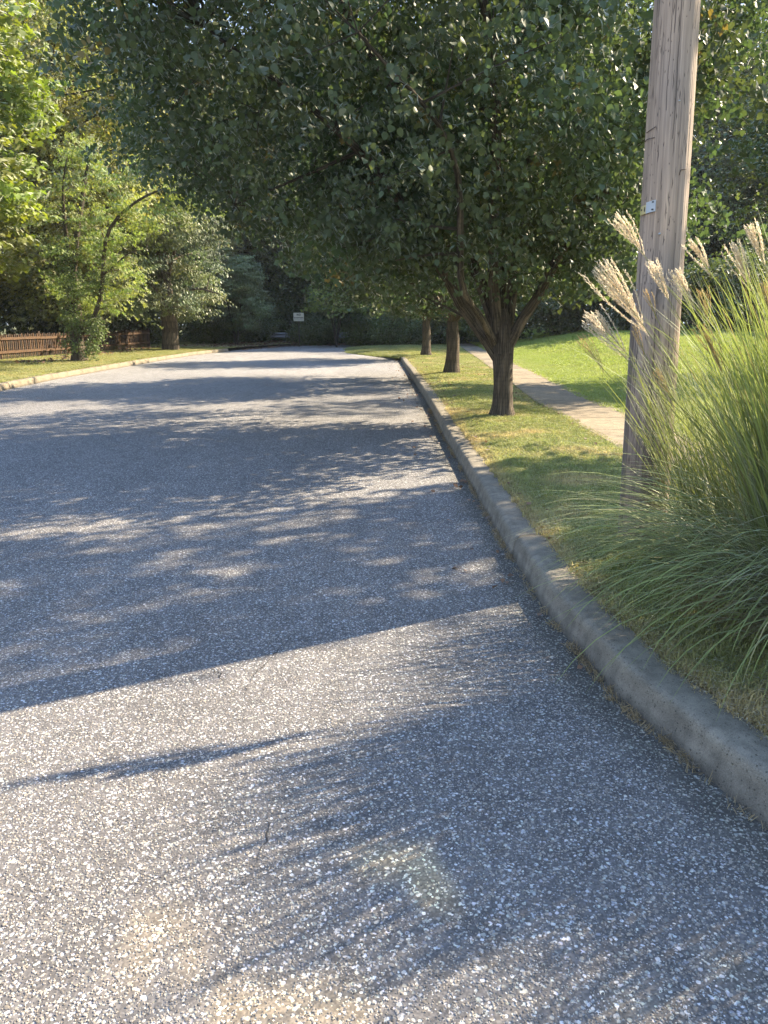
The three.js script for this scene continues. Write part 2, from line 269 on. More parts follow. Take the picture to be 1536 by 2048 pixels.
// verge, lawn, yard
const vergeXs = (z) => { const a = kerbX(z) + KERB - 0.015, b = Math.max(a + 0.2, walkX(z) + 0.01); return steps(a, b, 14); };
sheet('verge', vergeXs, zNear, vergeY, (x, z) => { const c = soilTint(x, z), e = 1 - smooth(0, 0.16, x - kerbX(z) - KERB); return c.map((q, i) => q * (1 - 0.35 * e) * [1.05, 1.0, 0.85][i]); }, 1.1, M.soil, 'narrow strip of dry mown verge between kerb and sidewalk', 'verge');
const zFar = [...zNear, ...range(-48, -64, 1.5)];
sheet('lawn_ground', (z) => { const a = walkX(z) + WALK - 0.01; return [...steps(a, a + 4, 10), ...steps(a + 4.6, 16, 9), ...steps(17.5, 60, 14)]; }, zFar, lawnY, soilTint, 1.1, M.soil, 'gently rising earth of the lawn beyond the sidewalk', 'lawn');
sheet('walk_bed', (z) => steps(walkX(z) - 0.03, walkX(z) + WALK + 0.03, 4), zNear, (x, z) => TOP - 0.03, () => [0.5, 0.45, 0.35], 1, M.soil, 'sunken bed of earth that the sidewalk slabs lie in', 'ground');
sheet('yard', (z) => { const a = leftX(z) - KERB + 0.012; return [...steps(-52, a - 6, 14), ...steps(a - 5.6, a, 14)]; }, zFar, yardY, (x, z) => { const c = soilTint(x, z), d = smooth(0.1, 0.5, fbm(x * 0.9, z * 0.9, 6)); return [c[0] * (1.1 + 0.3 * d), c[1] * (1.0 + 0.1 * d), c[2] * (0.85 + 0.2 * d)]; }, 1.2, M.soil, 'worn grassy ground between left kerb and picket fence', 'yard');
{ // sidewalk: each slab a part
  const root = thing('sidewalk', 'tan concrete sidewalk curving past the tree trunks, edged by lawn', 'sidewalk', V(0, 0, 0), null, 'structure'), r = rng(91), slabTones = [0.86, 0.95, 1, 1.08].map((v) => { const m = M.slab.clone(); m.color.multiplyScalar(v); return m; });
  for (let z = 5; z > -45; z -= 1.22) {
    const b = new MB(), z1 = z - 1.204, y = TOP + 0.012 + (r() - 0.5) * 0.010, tilt = (r() - 0.5) * 0.012, u = r() * 3, c = 0.011;
    const ring = (ins, yy) => [[walkX(z) + ins, z - ins], [walkX(z) + WALK - ins, z - ins], [walkX(z1) + WALK - ins, z1 + ins], [walkX(z1) + ins, z1 + ins]].map(([x, zz], i) => b.v(x, yy + (i > 0 && i < 3 ? tilt : 0), zz, x + u, zz));
    const lo = ring(0, y - 0.09), mid = ring(0, y - c), top = ring(c, y);
    for (const [p, q] of [[lo, mid], [mid, top]]) for (let i = 0; i < 4; i++) b.q(p[i], p[(i + 1) % 4], q[(i + 1) % 4], q[i]);
    b.q(top[0], top[1], top[2], top[3]);
    part('slab', b.geo(true), slabTones[r() * 4 | 0], root);
  }
}

// ------------------------------------------------------------------ grass
function tuftGeo(seed, blades, spread, h, w) {
  const b = new MB(), r = rng(seed);
  for (let i = 0; i < blades; i++) {
    const a = r() * 6.28, d = spread * Math.sqrt(r()), x = Math.cos(a) * d, z = Math.sin(a) * d, la = r() * 6.28, lean = 0.15 + 0.95 * r(), L = h * (0.5 + 0.7 * r()), ww = w * (0.7 + 0.6 * r()), px = -Math.sin(la) * ww, pz = Math.cos(la) * ww, lx = Math.cos(la) * lean * L, lz = Math.sin(la) * lean * L;
    const p0 = b.v(x - px, -0.01, z - pz), p1 = b.v(x + px, -0.01, z + pz), p2 = b.v(x + lx * 0.4 - px * 0.8, L * 0.6, z + lz * 0.4 - pz * 0.8), p3 = b.v(x + lx * 0.4 + px * 0.8, L * 0.6, z + lz * 0.4 + pz * 0.8), p4 = b.v(x + lx, L * (0.95 - 0.3 * lean), z + lz);
    b.q(p0, p1, p3, p2); b.t(p2, p3, p4);
  }
  return b.geo();
}
const tuftNear = tuftGeo(101, 26, 0.055, 0.05, 0.0019), tuftFar = tuftGeo(102, 30, 0.14, 0.06, 0.004);
function sow(name, geo, seed, count, place, tint, label, category) {
  const r = rng(seed), list = [], m = new THREE.Matrix4(), q = new THREE.Quaternion(), up = V(0, 1, 0);
  for (let i = 0; i < count; i++) { const p = place(r); if (!p) continue; q.setFromAxisAngle(up, r() * 6.28); const s = p[3] ?? 1; m.compose(V(p[0], p[1], p[2]), q, V(s, s * (p[4] ?? 1), s)); list.push([m.clone(), tint(p[0], p[2], r)]); }
  const o = copies(name, geo, M.blade, list, scene); tag(o, label, category, null, 'stuff'); return o;
}
const dry = (x, z) => smooth(-0.05, 0.5, fbm(x * 1.1, z * 1.1, 12) + 0.25 * fbm(x * 5, z * 5, 3));
const mixTint = (a, b, t, v) => rgb(lerp(a[0], b[0], t) * v, lerp(a[1], b[1], t) * v, lerp(a[2], b[2], t) * v);
const GREEN = [0.25, 0.31, 0.055], STRAW = [0.56, 0.45, 0.20], LUSH = [0.34, 0.43, 0.05];
const nearVergeTint = (x, z, r) => { const e = 1 - smooth(0, 0.2, x - kerbX(z) - KERB), base = 1 - smooth(0.3, 0.75, Math.hypot((x - 2.0) / 1.1, (z + 3.6) / 1.1)); return mixTint(GREEN, STRAW, clamp(0.20 + 0.8 * dry(x, z) + 0.5 * e + 0.6 * base + 0.5 * (r() - 0.5)), 0.7 + 0.8 * r()); };
sow('grass', tuftNear, 111, 21000, (r) => { const z = -1.6 - 10.5 * Math.pow(r(), 1.15), a = kerbX(z) + KERB + 0.012, b = Math.max(walkX(z) + 0.05, a + 1.4), x = a + (b - a) * Math.pow(r(), 1.1), e = clamp((x - a) / 0.12); return [x, vergeY(x, z) - 0.004, z, 0.75 + 0.6 * r() - 0.0 * e, 0.7 + 0.6 * r()]; }, nearVergeTint, 'short mown grass of the verge beside the kerb, partly dried to straw', 'grass');
sow('grass', tuftFar, 112, 11000, (r) => { const z = -11.5 - 34 * r(), a = kerbX(z) + KERB + 0.05, x = a + (walkX(z) + 0.06 - a) * r(); return [x, vergeY(x, z) - 0.004, z, 0.6 + 0.5 * r(), 0.8]; }, nearVergeTint, 'short grass around the street tree trunks farther along the verge', 'grass');
sow('grass', tuftFar, 113, 46000, (r) => { const z = -5 - 45 * Math.pow(r(), 1.1), a = walkX(z) + WALK - 0.035, x = a + Math.pow(r(), 1.5) * (13 + 0.35 * -z); return [x, lawnY(x, z) - 0.004, z, 0.7 + 0.5 * r() + 0.015 * -z, 0.75]; }, (x, z, r) => mixTint(LUSH, STRAW, clamp(0.02 + 0.16 * dry(x * 0.6, z * 0.6) + 0.1 * r()), 0.8 + 0.4 * r()), 'bright green mown lawn beyond the sidewalk', 'grass');
sow('grass', tuftFar, 114, 17000, (r) => { const z = -13 - 34 * r(), a = leftX(z) - KERB - 0.03, x = a - Math.pow(r(), 1.2) * 7; if (fbm(x * 0.9, z * 0.9, 6) > 0.22 && r() < 0.75) return null; return [x, yardY(x, z) - 0.004, z, 0.7 + 0.6 * r(), 0.8]; }, (x, z, r) => mixTint(GREEN, STRAW, clamp(0.25 + 0.6 * dry(x, z) + 0.1 * r()), 0.8 + 0.5 * r()), 'patchy sunlit grass between left kerb and picket fence', 'grass');
sow('grass', tuftFar, 115, 5200, (r) => { const z = -29.2 - 13 * r(), t = (z + 29.2) / -13, w = 0.35 + 2.1 * smooth(0, 0.6, t) + 0.35 * fbm(z * 0.8, 2), x = kerbX(z) + 0.25 - r() * w; return [x, 0.0 + 0.10 * smooth(0, 0.8, (x - kerbX(z) + w) / w), z, 0.9 + 0.7 * r(), 0.9]; }, (x, z, r) => mixTint(GREEN, STRAW, clamp(0.15 + 0.4 * dry(x, z)), 0.7 + 0.4 * r()), 'grass creeping over the road where the right kerb ends', 'grass');
{ // the turf under that grass
  const b = new MB(), st = range(-29, -46, 0.5); st.forEach((z, k) => { const t = (z + 29.2) / -13, w = 0.3 + 2.1 * smooth(0, 0.6, t) + 0.35 * fbm(z * 0.8, 2); for (let i = 0; i <= 6; i++) { const x = kerbX(z) + 0.3 - w * i / 6; b.v(x, 0.115 * Math.pow(1 - i / 6, 0.6) - (i === 6 ? 0.02 : 0), z, x, z, [0.7, 0.7, 0.55]); } if (k) for (let i = 0; i < 6; i++) b.q((k - 1) * 7 + i, k * 7 + i, k * 7 + i + 1, (k - 1) * 7 + i + 1); });
  tag(part('turf', b.geo(), M.soil, scene), 'hump of soil spilled over the far right corner of the road', 'soil', null, 'structure');
}
{ // dry clippings in the gutter and along the kerb back
  const r = rng(121), g = tuftGeo(122, 5, 0.03, 0.035, 0.0014), list = [], m = new THREE.Matrix4(), q = new THREE.Quaternion(), e = new THREE.Euler();
  for (let i = 0; i < 4400; i++) { const z = -1.2 - 12 * Math.pow(r(), 1.4), back = r() < 0.6, x = back ? kerbX(z) + KERB - 0.005 + 0.05 * r() : kerbX(z) - 0.005 - 0.03 * Math.pow(r(), 2); if (!back && fbm(z * 2.3, 3) < 0.0 && r() < 0.8) continue; e.set(1.3 * (r() - 0.5) * 2, r() * 6.28, 1.3 * (r() - 0.5) * 2); q.setFromEuler(e); const s = 0.6 + 0.7 * r(); m.compose(V(x, back ? TOP - 0.012 : 0.006, z), q, V(s, s, s)); const v = 0.6 + 0.6 * r(); list.push([m.clone(), rgb(0.42 * v, 0.31 * v, 0.15 * v)]); }
  tag(copies('clippings', g, M.blade, list, scene), 'dry grass clippings caught along both edges of the kerb', 'grass clippings', null, 'stuff');
}

// ------------------------------------------------------------------ utility pole
{
  const px = (y) => 1.615 - 0.0205 * y, pr = (y) => 0.137 - 0.0062 * y, Z = -4.6;
  const root = thing('utility_pole', 'weathered round wooden utility pole beside the tall plumed grass', 'utility pole', V(px(0), 0, Z));
  const toCam = Math.atan2(-px(1.5), -Z);                           // angle of the side that faces the road's near end
  const on = (y, deg, out = 0) => { const a = toCam + deg * Math.PI / 180; return V(px(y) - px(0) + Math.sin(a) * (pr(y) + out), y, Math.cos(a) * (pr(y) + out)); };
  const shaft = new MB(), ys = range(-0.3, 9, 0.16);
  shaft.tube(ys.map((y) => V(px(y) - px(0), y, 0)), ys.map(pr), 40, 0.03, 3);
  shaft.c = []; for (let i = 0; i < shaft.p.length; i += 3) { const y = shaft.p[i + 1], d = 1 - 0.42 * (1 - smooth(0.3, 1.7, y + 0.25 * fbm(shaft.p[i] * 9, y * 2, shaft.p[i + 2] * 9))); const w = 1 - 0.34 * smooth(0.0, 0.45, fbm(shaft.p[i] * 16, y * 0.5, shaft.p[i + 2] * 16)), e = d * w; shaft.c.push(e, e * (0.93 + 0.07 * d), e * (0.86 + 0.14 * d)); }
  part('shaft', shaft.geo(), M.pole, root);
  const plate = (y, deg, w, h, mat, skew) => {                      // a thin plate bent round the shaft
    const b = new MB(), n = 5, half = w / 2 / pr(y) * 180 / Math.PI, P = [];
    for (let i = 0; i <= n; i++) { const t = deg - half + 2 * half * i / n, s = skew * (i / n - 0.5); for (const [yy, o] of [[-h / 2, 0.001], [-h / 2, 0.006], [h / 2, 0.006], [h / 2, 0.001]]) { const q = on(y + yy + s, t, o + 0.003); P.push(b.v(q.x, q.y, q.z)); } }
    for (let i = 0; i < n; i++) for (let k = 0; k < 4; k++) b.q(P[i * 4 + k], P[i * 4 + 4 + k], P[i * 4 + 4 + (k + 1) % 4], P[i * 4 + (k + 1) % 4]);
    b.q(P[0], P[1], P[2], P[3]); b.q(P[n * 4 + 3], P[n * 4 + 2], P[n * 4 + 1], P[n * 4]);
    return part('tag', b.geo(true), mat, root);
  };
  const mark = (parent, y, deg, w, h) => { const g = new THREE.CylinderGeometry(0.5, 0.5, 1, 8); g.rotateX(Math.PI / 2); g.scale(w, h, 0.004); const m = part('mark', g, M.ink, parent); m.position.copy(on(y, deg, 0.0095)); m.rotation.y = toCam + deg * Math.PI / 180; };
  const white = plate(2.100, -33, 0.056, 0.058, M.tagWhite, 0.008); tag(white, 'white metal tag'); mark(white, 2.123, -27, 0.013, 0.007); mark(white, 2.085, -27, 0.014, 0.008);
  const yellow = plate(2.088, -58, 0.052, 0.046, M.tagYellow, 0.006); tag(yellow, 'yellowed metal tag'); mark(yellow, 2.090, -50, 0.006, 0.026); mark(yellow, 2.09, -62, 0.008, 0.012);
  const pin = (y, deg, r, len) => { const g = new THREE.SphereGeometry(r, 8, 6); const m = part('nail', g, M.metal, root); m.position.copy(on(y, deg, r * 0.5)); };
  pin(1.955, -7, 0.007); pin(1.66, -66, 0.006); pin(1.58, -68, 0.007); pin(2.62, 20, 0.005);
  const wire = (pts) => { const b = new MB(); b.tube(bend(pts, 10), new Array(11).fill(0.0022), 5); part('staple', b.geo(), M.rust, root); };
  wire([on(2.49, -70, 0.003), on(2.50, -40, 0.006), on(2.505, -34, 0.003)]); wire([on(2.45, -78, 0.003), on(2.452, -55, 0.008), on(2.452, -36, 0.003)]);
  wire([on(2.28, 34, 0.003), on(2.285, 44, 0.008), on(2.287, 52, 0.003)]); wire([on(2.28, 34, 0.004), on(2.27, 33, 0.004), on(2.255, 33, 0.002)]);
  wire([on(2.27, -80, 0.003), on(2.25, -80, 0.02), on(2.21, -82, 0.022), on(2.19, -84, 0.004)]);
  const strip = new MB(); { const S = range(-0.1, 1.66, 0.2), R = [[-82, 0], [-82, 0.016], [-77, 0.02], [-70, 0.018], [-69, 0]]; S.forEach((y, k) => { R.forEach(([d, o]) => { const q = on(y, d, o); strip.v(q.x, q.y, q.z, d / 60, y); }); if (k) for (let i = 0; i < 4; i++) strip.q((k - 1) * 5 + i, k * 5 + i, k * 5 + i + 1, (k - 1) * 5 + i + 1); }); }
  part('wire_moulding', strip.geo(true), std({ map: plankMap, color: rgb(0.30, 0.24, 0.19), roughness: 0.9, side: THREE.DoubleSide }), root);
}

// ------------------------------------------------------------------ tall ornamental grass
{
  const C = V(2.14, TOP - 0.01, -3.26), root = thing('ornamental_grass', 'tall arching clump of ornamental grass with silvery plumes in front of the pole', 'ornamental grass', C), r = rng(201);
  const blade = (b, az, phi, L, turn, w, color, ox, oz) => {
    const n = 11, ds = L / n, ca = Math.cos(az), sa = Math.sin(az), tw = (r() - 0.5) * 1.6; let x = ox, y = 0, z = oz, last = null, side = (r() - 0.5) * 0.5;
    for (let k = 0; k <= n; k++) {
      const t = k / n, ph = phi - turn * Math.pow(t, 1.45), ww = w * (k === n ? 0.05 : Math.min(1, 0.65 + t * 1.2) * Math.pow(1 - t * t, 0.5)), yaw = az + side * t * t, a = tw * t + yaw + Math.PI / 2;
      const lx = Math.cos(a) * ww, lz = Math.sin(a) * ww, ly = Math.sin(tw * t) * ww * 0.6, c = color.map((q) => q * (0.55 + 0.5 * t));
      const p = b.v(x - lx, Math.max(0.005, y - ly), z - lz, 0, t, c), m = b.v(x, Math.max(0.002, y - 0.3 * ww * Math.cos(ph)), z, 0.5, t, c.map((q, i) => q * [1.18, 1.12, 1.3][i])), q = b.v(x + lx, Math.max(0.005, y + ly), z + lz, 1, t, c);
      if (last) { b.q(last[0], p, m, last[1]); b.q(last[1], m, q, last[2]); } last = [p, m, q];
      x += Math.cos(ph) * Math.cos(yaw) * ds; z += Math.cos(ph) * Math.sin(yaw) * ds; y += Math.sin(ph) * ds; if (y < 0.01) y = 0.01;
    }
  };
  const one = (b, front, k = 1, kl = 1, B = C) => {
    const az = front ? Math.PI * (0.42 + 0.75 * r()) : r() * 6.283, rad = (k === 1 ? 0.47 : 0.62) * Math.sqrt(r()), ox = Math.cos(az + (r() - 0.5)) * rad, oz = Math.sin(az + (r() - 0.5)) * rad * (k === 1 ? 1 : 1.45), out = rad / 0.47, back = Math.sin(az) < -0.15;
    const low = front ? r() < 0.66 : r() < (back ? 0.08 : 0.4), phi = low ? 1.05 - 0.5 * out * r() + 0.1 : 1.5 - 0.32 * out * r(), L = low ? kl * (0.8 + 0.6 * r()) : k * (1.05 + 0.7 * r()), turn = low ? 1.15 + 0.75 * r() : (back ? 0.15 : 0.35) + (back ? 0.5 : 1.0) * r() * r();
    if (!low && k === 1) { const lean = L * 0.8 * Math.cos(phi - 0.4 * turn), tc = C.z + oz + Math.sin(az) * lean + 0.566 * (C.x + ox + Math.cos(az) * lean); if (tc < -2.62) return; }
    if (k !== 1 && B.x + ox + Math.cos(az) * L * 0.85 * Math.cos(phi - 0.4 * turn) < (low ? 1.45 : 1.9)) return;
    const v = 0.75 + 0.5 * r(), y = r() < 0.12 ? 1 : 0;
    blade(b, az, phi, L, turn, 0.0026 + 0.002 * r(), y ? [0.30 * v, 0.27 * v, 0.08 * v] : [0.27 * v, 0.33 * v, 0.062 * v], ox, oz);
  };
  const mass = new MB(); for (let i = 0; i < 5600; i++) one(mass, false);
  tag(part('foliage', mass.geo(), M.reed, root), null, null, null, 'stuff');
  for (let i = 0; i < 290;) { const b = new MB(); one(b, true); if (!b.i.length) continue; i++; part('blade', b.geo(), M.reed, root); }
  const rear = new MB(); for (let i = 0; i < 620; i++) { const a = r() * 6.283, q = 0.34 * Math.sqrt(r()), az = Math.PI * (0.55 + 0.95 * r()), v = 0.75 + 0.5 * r(); blade(rear, az, 0.42 + 0.5 * r(), 0.65 + 0.45 * r(), 1.1 + 0.6 * r(), 0.0026 + 0.0018 * r(), [0.25 * v, 0.31 * v, 0.06 * v], 2.02 - C.x + Math.cos(a) * q, -4.0 - C.z + Math.sin(a) * q); }
  tag(part('low_foliage', rear.geo(), M.reed, root), null, null, null, 'stuff');
  const lean = new MB(); for (let i = 0; i < 900; i++) { const a = r() * 6.283, q = 0.34 * Math.sqrt(r()), az = Math.PI * (0.85 + 0.5 * r()), v = 0.75 + 0.5 * r(); blade(lean, az, 1.15 + 0.25 * r(), 0.7 + 0.7 * r(), 0.15 + 0.6 * r() * r(), 0.0022 + 0.0014 * r(), [0.29 * v, 0.33 * v, 0.065 * v], 2.0 - C.x + Math.cos(a) * q, -3.95 - C.z + Math.sin(a) * q); }
  tag(part('leaning_foliage', lean.geo(), M.reed, root), null, null, null, 'stuff');
  const straw = new MB(); for (let i = 0; i < 420; i++) { const az = Math.PI * (0.05 + 1.1 * r()), v = 0.7 + 0.6 * r(); blade(straw, az, 0.15 + 0.5 * r(), 0.3 + 0.5 * r(), 0.7 + 0.6 * r(), 0.003, [0.30 * v, 0.20 * v, 0.09 * v], Math.cos(az) * 0.34 * r() + 0.02, Math.sin(az) * 0.34 * r()); }
  tag(part('dead_leaves', straw.geo(), M.reed, root), 'brown dead leaves at the foot', null, null, 'stuff');
  { // its neighbour towards us, whose shade lies over the near end of the road
    const o2 = thing('ornamental_grass', 'clump of ornamental grass at the right edge, nearer to us than the plumed one', 'ornamental grass', V(2.45, TOP - 0.01, -2.55)), b2 = new MB();
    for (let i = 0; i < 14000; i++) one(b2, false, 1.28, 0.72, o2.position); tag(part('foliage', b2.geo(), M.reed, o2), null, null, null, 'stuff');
  }
  // plumes: foot and tip in the photograph, distance, kind
  const P = [[1290, 515, 1232, 428, 4.0, 1, 20], [1300, 676, 1201, 517, 3.9, 1, 30], [1226, 690, 1172, 622, 3.75, 1, 12], [1262, 722, 1186, 621, 3.8, 1, 14], [1208, 748, 1156, 662, 3.7, 0, 8], [1337, 602, 1299, 520, 3.95, 1, 20], [1392, 622, 1350, 534, 3.95, 1, 18], [1426, 556, 1384, 476, 4.05, 1, 18], [1505, 584, 1466, 480, 4.15, 1, 22], [1530, 535, 1500, 446, 4.2, 1, 20], [1446, 748, 1400, 648, 3.7, 0, 24], [1418, 654, 1404, 574, 3.9, 0, 12], [1313, 640, 1288, 572, 3.85, 0, 6], [1288, 712, 1268, 640, 3.8, 0, 6], [1342, 792, 1308, 738, 3.7, 0, 8], [1540, 640, 1528, 560, 3.9, 0, 14]];
  for (const [fx, fy, tx, ty, dep, silver, count] of P) {
    const foot = at(fx, fy, dep * 0.89).sub(C), tip = at(tx, ty, dep * 0.89 - 0.04).sub(C), axis = tip.clone().sub(foot), L = axis.length(), mat = silver ? M.plumeWhite : M.plumeGold;
    const pl = new MB(), dir = axis.clone().normalize(), ref = new THREE.Vector3().crossVectors(dir, V(0, 0, 1)).normalize(), ref2 = new THREE.Vector3().crossVectors(dir, ref);
    for (let k = 0; k < count * 0.95; k++) {
      const t0 = 0.02 + 0.62 * Math.pow(k / (count * 0.95), 0.9), len = L * (1 - t0) * (0.75 + 0.3 * r()), s = (r() - 0.5) * 0.78 * (1 - 0.4 * t0), s2 = (r() - 0.5) * 0.5, p0 = foot.clone().addScaledVector(axis, t0);
      const d0 = dir.clone().addScaledVector(ref, s * 1.2).addScaledVector(ref2, s2).normalize(), end = p0.clone().addScaledVector(dir, len * 0.96).addScaledVector(ref, s * len * 0.6).addScaledVector(ref2, s2 * len * 0.5); end.y -= 0.012 * r(); end.x -= 0.01 * r();
      const path = new THREE.QuadraticBezierCurve3(p0, p0.clone().addScaledVector(d0, len * 0.5), end).getPoints(7);
      pl.tube(path, path.map((_, i) => 0.0017 * (1 - 0.6 * i / 7)), 3);
      const N = Math.round(len / 0.0042);
      for (let j = 1; j < N; j++) {
        const u = j / N, i = Math.min(6, Math.floor(u * 7)), c = path[i].clone().lerp(path[i + 1], u * 7 - i), d = path[i + 1].clone().sub(path[i]).normalize(), o = V(r() - 0.5, r() - 0.5, r() - 0.5).cross(d).normalize(), h = silver ? 0.0095 + 0.006 * r() : 0.006 + 0.003 * r(), w = silver ? 0.0016 : 0.0012, sd = new THREE.Vector3().crossVectors(d, o).multiplyScalar(w);
        const mid = c.clone().addScaledVector(d, h * 0.5).addScaledVector(o, h * 0.32), e = c.clone().addScaledVector(d, h).addScaledVector(o, h * 0.45);
        const a = pl.v(c.x, c.y, c.z), q1 = pl.v(mid.x + sd.x, mid.y + sd.y, mid.z + sd.z), q2 = pl.v(mid.x - sd.x, mid.y - sd.y, mid.z - sd.z), f = pl.v(e.x, e.y, e.z); pl.t(a, q1, q2); pl.t(q1, f, q2);
      }
    }
    const plume = part('plume', pl.geo(), mat, root);
    const b0 = V((r() - 0.5) * 0.4 + foot.x * 0.12, 0, (r() - 0.5) * 0.4), c1 = V(lerp(b0.x, foot.x, 0.2), foot.y * 0.55, lerp(b0.z, foot.z, 0.3)), c2 = foot.clone().addScaledVector(dir, -0.3 * foot.y), path = new THREE.CubicBezierCurve3(b0, c1, c2, foot.clone().addScaledVector(axis, 0.55)).getPoints(16);
    const st = new MB(); st.tube(path, path.map((_, i) => 0.0034 - 0.0022 * i / 16), 5); part('stem', st.geo(), M.stem, plume);
  }
}

// ------------------------------------------------------------------ picket fence, guardrail, sign
{
  const A = V(-13.35, 0, -21.4), B = V(-11.35, 0, -38.2), L = A.distanceTo(B), dir = B.clone().sub(A).normalize(), ang = Math.atan2(-dir.z, dir.x), root = thing('picket_fence', 'low red-brown wooden picket fence behind the ivy-clad tree', 'picket fence', A), r = rng(301);
  const mats = [[0.105, 0.054, 0.027], [0.07, 0.04, 0.024], [0.145, 0.078, 0.036], [0.055, 0.036, 0.024]].map((c) => std({ map: plankMap, color: rgb(...c), roughness: 0.85 }));
  const picket = (w, h) => { const s = new THREE.Shape(); s.moveTo(-w / 2, 0); s.lineTo(w / 2, 0); s.lineTo(w / 2, h - 0.02); s.lineTo(w / 2 - 0.018, h); s.lineTo(-w / 2 + 0.018, h); s.lineTo(-w / 2, h - 0.02); return new THREE.ExtrudeGeometry(s, { depth: 0.016, bevelEnabled: false }); };
  const shapes = [picket(0.058, 0.80), picket(0.054, 0.82), picket(0.06, 0.785)];
  for (let i = 0; i * 0.118 < L; i++) { const m = part('picket', shapes[i % 3], mats[r() * 4 | 0], root), d = i * 0.118; m.position.set(dir.x * d, yardY(A.x + dir.x * d, A.z + dir.z * d) + 0.03, dir.z * d); m.rotation.set(0, ang, (r() - 0.5) * 0.035); }
  for (const y of [0.24, 0.68]) for (let d = 0; d < L - 0.2; d += 2.4) { const l = Math.min(2.4, L - d) - 0.01, g = new THREE.BoxGeometry(l, 0.085, 0.035), m = part('rail', g, mats[2], root), c = d + l / 2; m.position.set(dir.x * c, yardY(A.x + dir.x * c, A.z + dir.z * c) + y, dir.z * c); m.rotation.y = ang; m.translateZ(0.036); }
  for (let d = 0.05; d < L; d += 2.4) { const m = part('post', new THREE.BoxGeometry(0.09, 0.95, 0.09), mats[1], root); m.position.set(dir.x * d, yardY(A.x + dir.x * d, A.z + dir.z * d) + 0.42, dir.z * d); m.rotation.y = ang; m.translateZ(-0.048); }
}
{
  const root = thing('guardrail', 'dull steel guardrail half hidden by bushes at the end of the road', 'guardrail', V(-9.2, 0, -47.2));
  const prof = [[0, 0.155], [0.025, 0.15], [0.075, 0.115], [0.08, 0.075], [0.03, 0.03], [0.02, 0], [0.03, -0.03], [0.08, -0.075], [0.075, -0.115], [0.025, -0.15], [0, -0.155]];
  for (let k = 0; k < 3; k++) { const b = new MB(), x0 = k * 3.81 - 0.06, x1 = x0 + 3.86; for (const [o, s] of [[0, 1], [-0.006, -1]]) { const at0 = b.p.length / 3; prof.forEach(([z, y], i) => { b.v(x0, y, z + o + k * 0.004, 0, i); b.v(x1, y, z + o + k * 0.004, 1, i); }); for (let i = 0; i + 1 < prof.length; i++) { const a = at0 + i * 2; s > 0 ? b.q(a, a + 2, a + 3, a + 1) : b.q(a, a + 1, a + 3, a + 2); } } const m = part('beam', b.geo(), std({ color: rgb(0.36, 0.37, 0.38), metalness: 0.35, roughness: 0.6, side: THREE.DoubleSide }), root); m.position.y = 0.56; }
  for (let x = 0.3; x < 11.5; x += 1.9) { const m = part('post', new THREE.BoxGeometry(0.15, 0.85, 0.2), std({ map: plankMap, color: rgb(0.2, 0.16, 0.12), roughness: 0.95 }), root); m.position.set(x, 0.34, -0.14); }
}
{
  const root = thing('sign', 'small white sign forbidding dumping, standing before the dark woods', 'sign', V(-4.74, 0, -44.1));
  const cv = document.createElement('canvas'); cv.width = 256; cv.height = 200; const k = cv.getContext('2d'); k.fillStyle = '#c9c6b4'; k.fillRect(0, 0, 256, 200); k.fillStyle = '#191916'; k.textAlign = 'center'; k.font = 'bold 68px sans-serif'; k.fillText('NO', 128, 70); k.font = 'bold 49px sans-serif'; k.fillText('DUMPING', 128, 136); k.fillStyle = '#6b695e'; k.fillRect(16, 166, 224, 7);
  const t = new THREE.CanvasTexture(cv); t.colorSpace = THREE.SRGBColorSpace; t.magFilter = THREE.LinearFilter;
  const g = new THREE.BoxGeometry(0.58, 0.45, 0.006), white = std({ color: rgb(0.5, 0.5, 0.46), roughness: 0.5 }), face = std({ map: t, roughness: 0.5 });
  const panel = shade(new THREE.Mesh(g, [white, white, white, white, face, white])); panel.name = 'panel'; panel.position.set(0, 1.61, 0.03); root.add(panel);
  const post = part('post', new THREE.BoxGeometry(0.05, 1.9, 0.03), M.rust, root); post.position.set(0, 0.9, 0);
}

// ------------------------------------------------------------------ leaves and trees
const OUTLINE = {
  pear: { o: [[0, 0], [0.16, 0.34], [0.42, 0.43], [0.72, 0.25], [1, 0]], mid: [0.45, 0], fold: 0.10 },
  maple: { o: [[0, 0], [0.02, 0.34], [0.24, 0.22], [0.42, 0.62], [0.55, 0.24], [0.72, 0.28], [1, 0]], mid: [0.36, 0], fold: 0.05 },
  lance: { o: [[0, 0], [0.38, 0.24], [1, 0]], mid: [0.42, 0], fold: 0.06 },
  broad: { o: [[0, 0], [0.4, 0.42], [1, 0]], mid: [0.45, 0], fold: 0.10 },
};
function putLeaf(b, shape, p, d, n, len) {
  const s = new THREE.Vector3().crossVectors(n, d).normalize(), up = new THREE.Vector3().crossVectors(d, s).normalize(), { o, mid, fold } = OUTLINE[shape];
  const P = (a, w, h) => b.v(p.x + (d.x * a + s.x * w + up.x * h) * len, p.y + (d.y * a + s.y * w + up.y * h) * len, p.z + (d.z * a + s.z * w + up.z * h) * len, a, w);
  const c = P(mid[0], 0, 0), R = o.map(([a, w]) => P(a, w, fold * w / 0.43 - 0.10 * a * a)), Lf = o.map(([a, w], i) => i === 0 || i === o.length - 1 ? R[i] : P(a, -w, fold * w / 0.43 - 0.10 * a * a));
  for (let i = 0; i + 1 < o.length; i++) { b.t(c, R[i + 1], R[i]); b.t(c, Lf[i], Lf[i + 1]); }
}
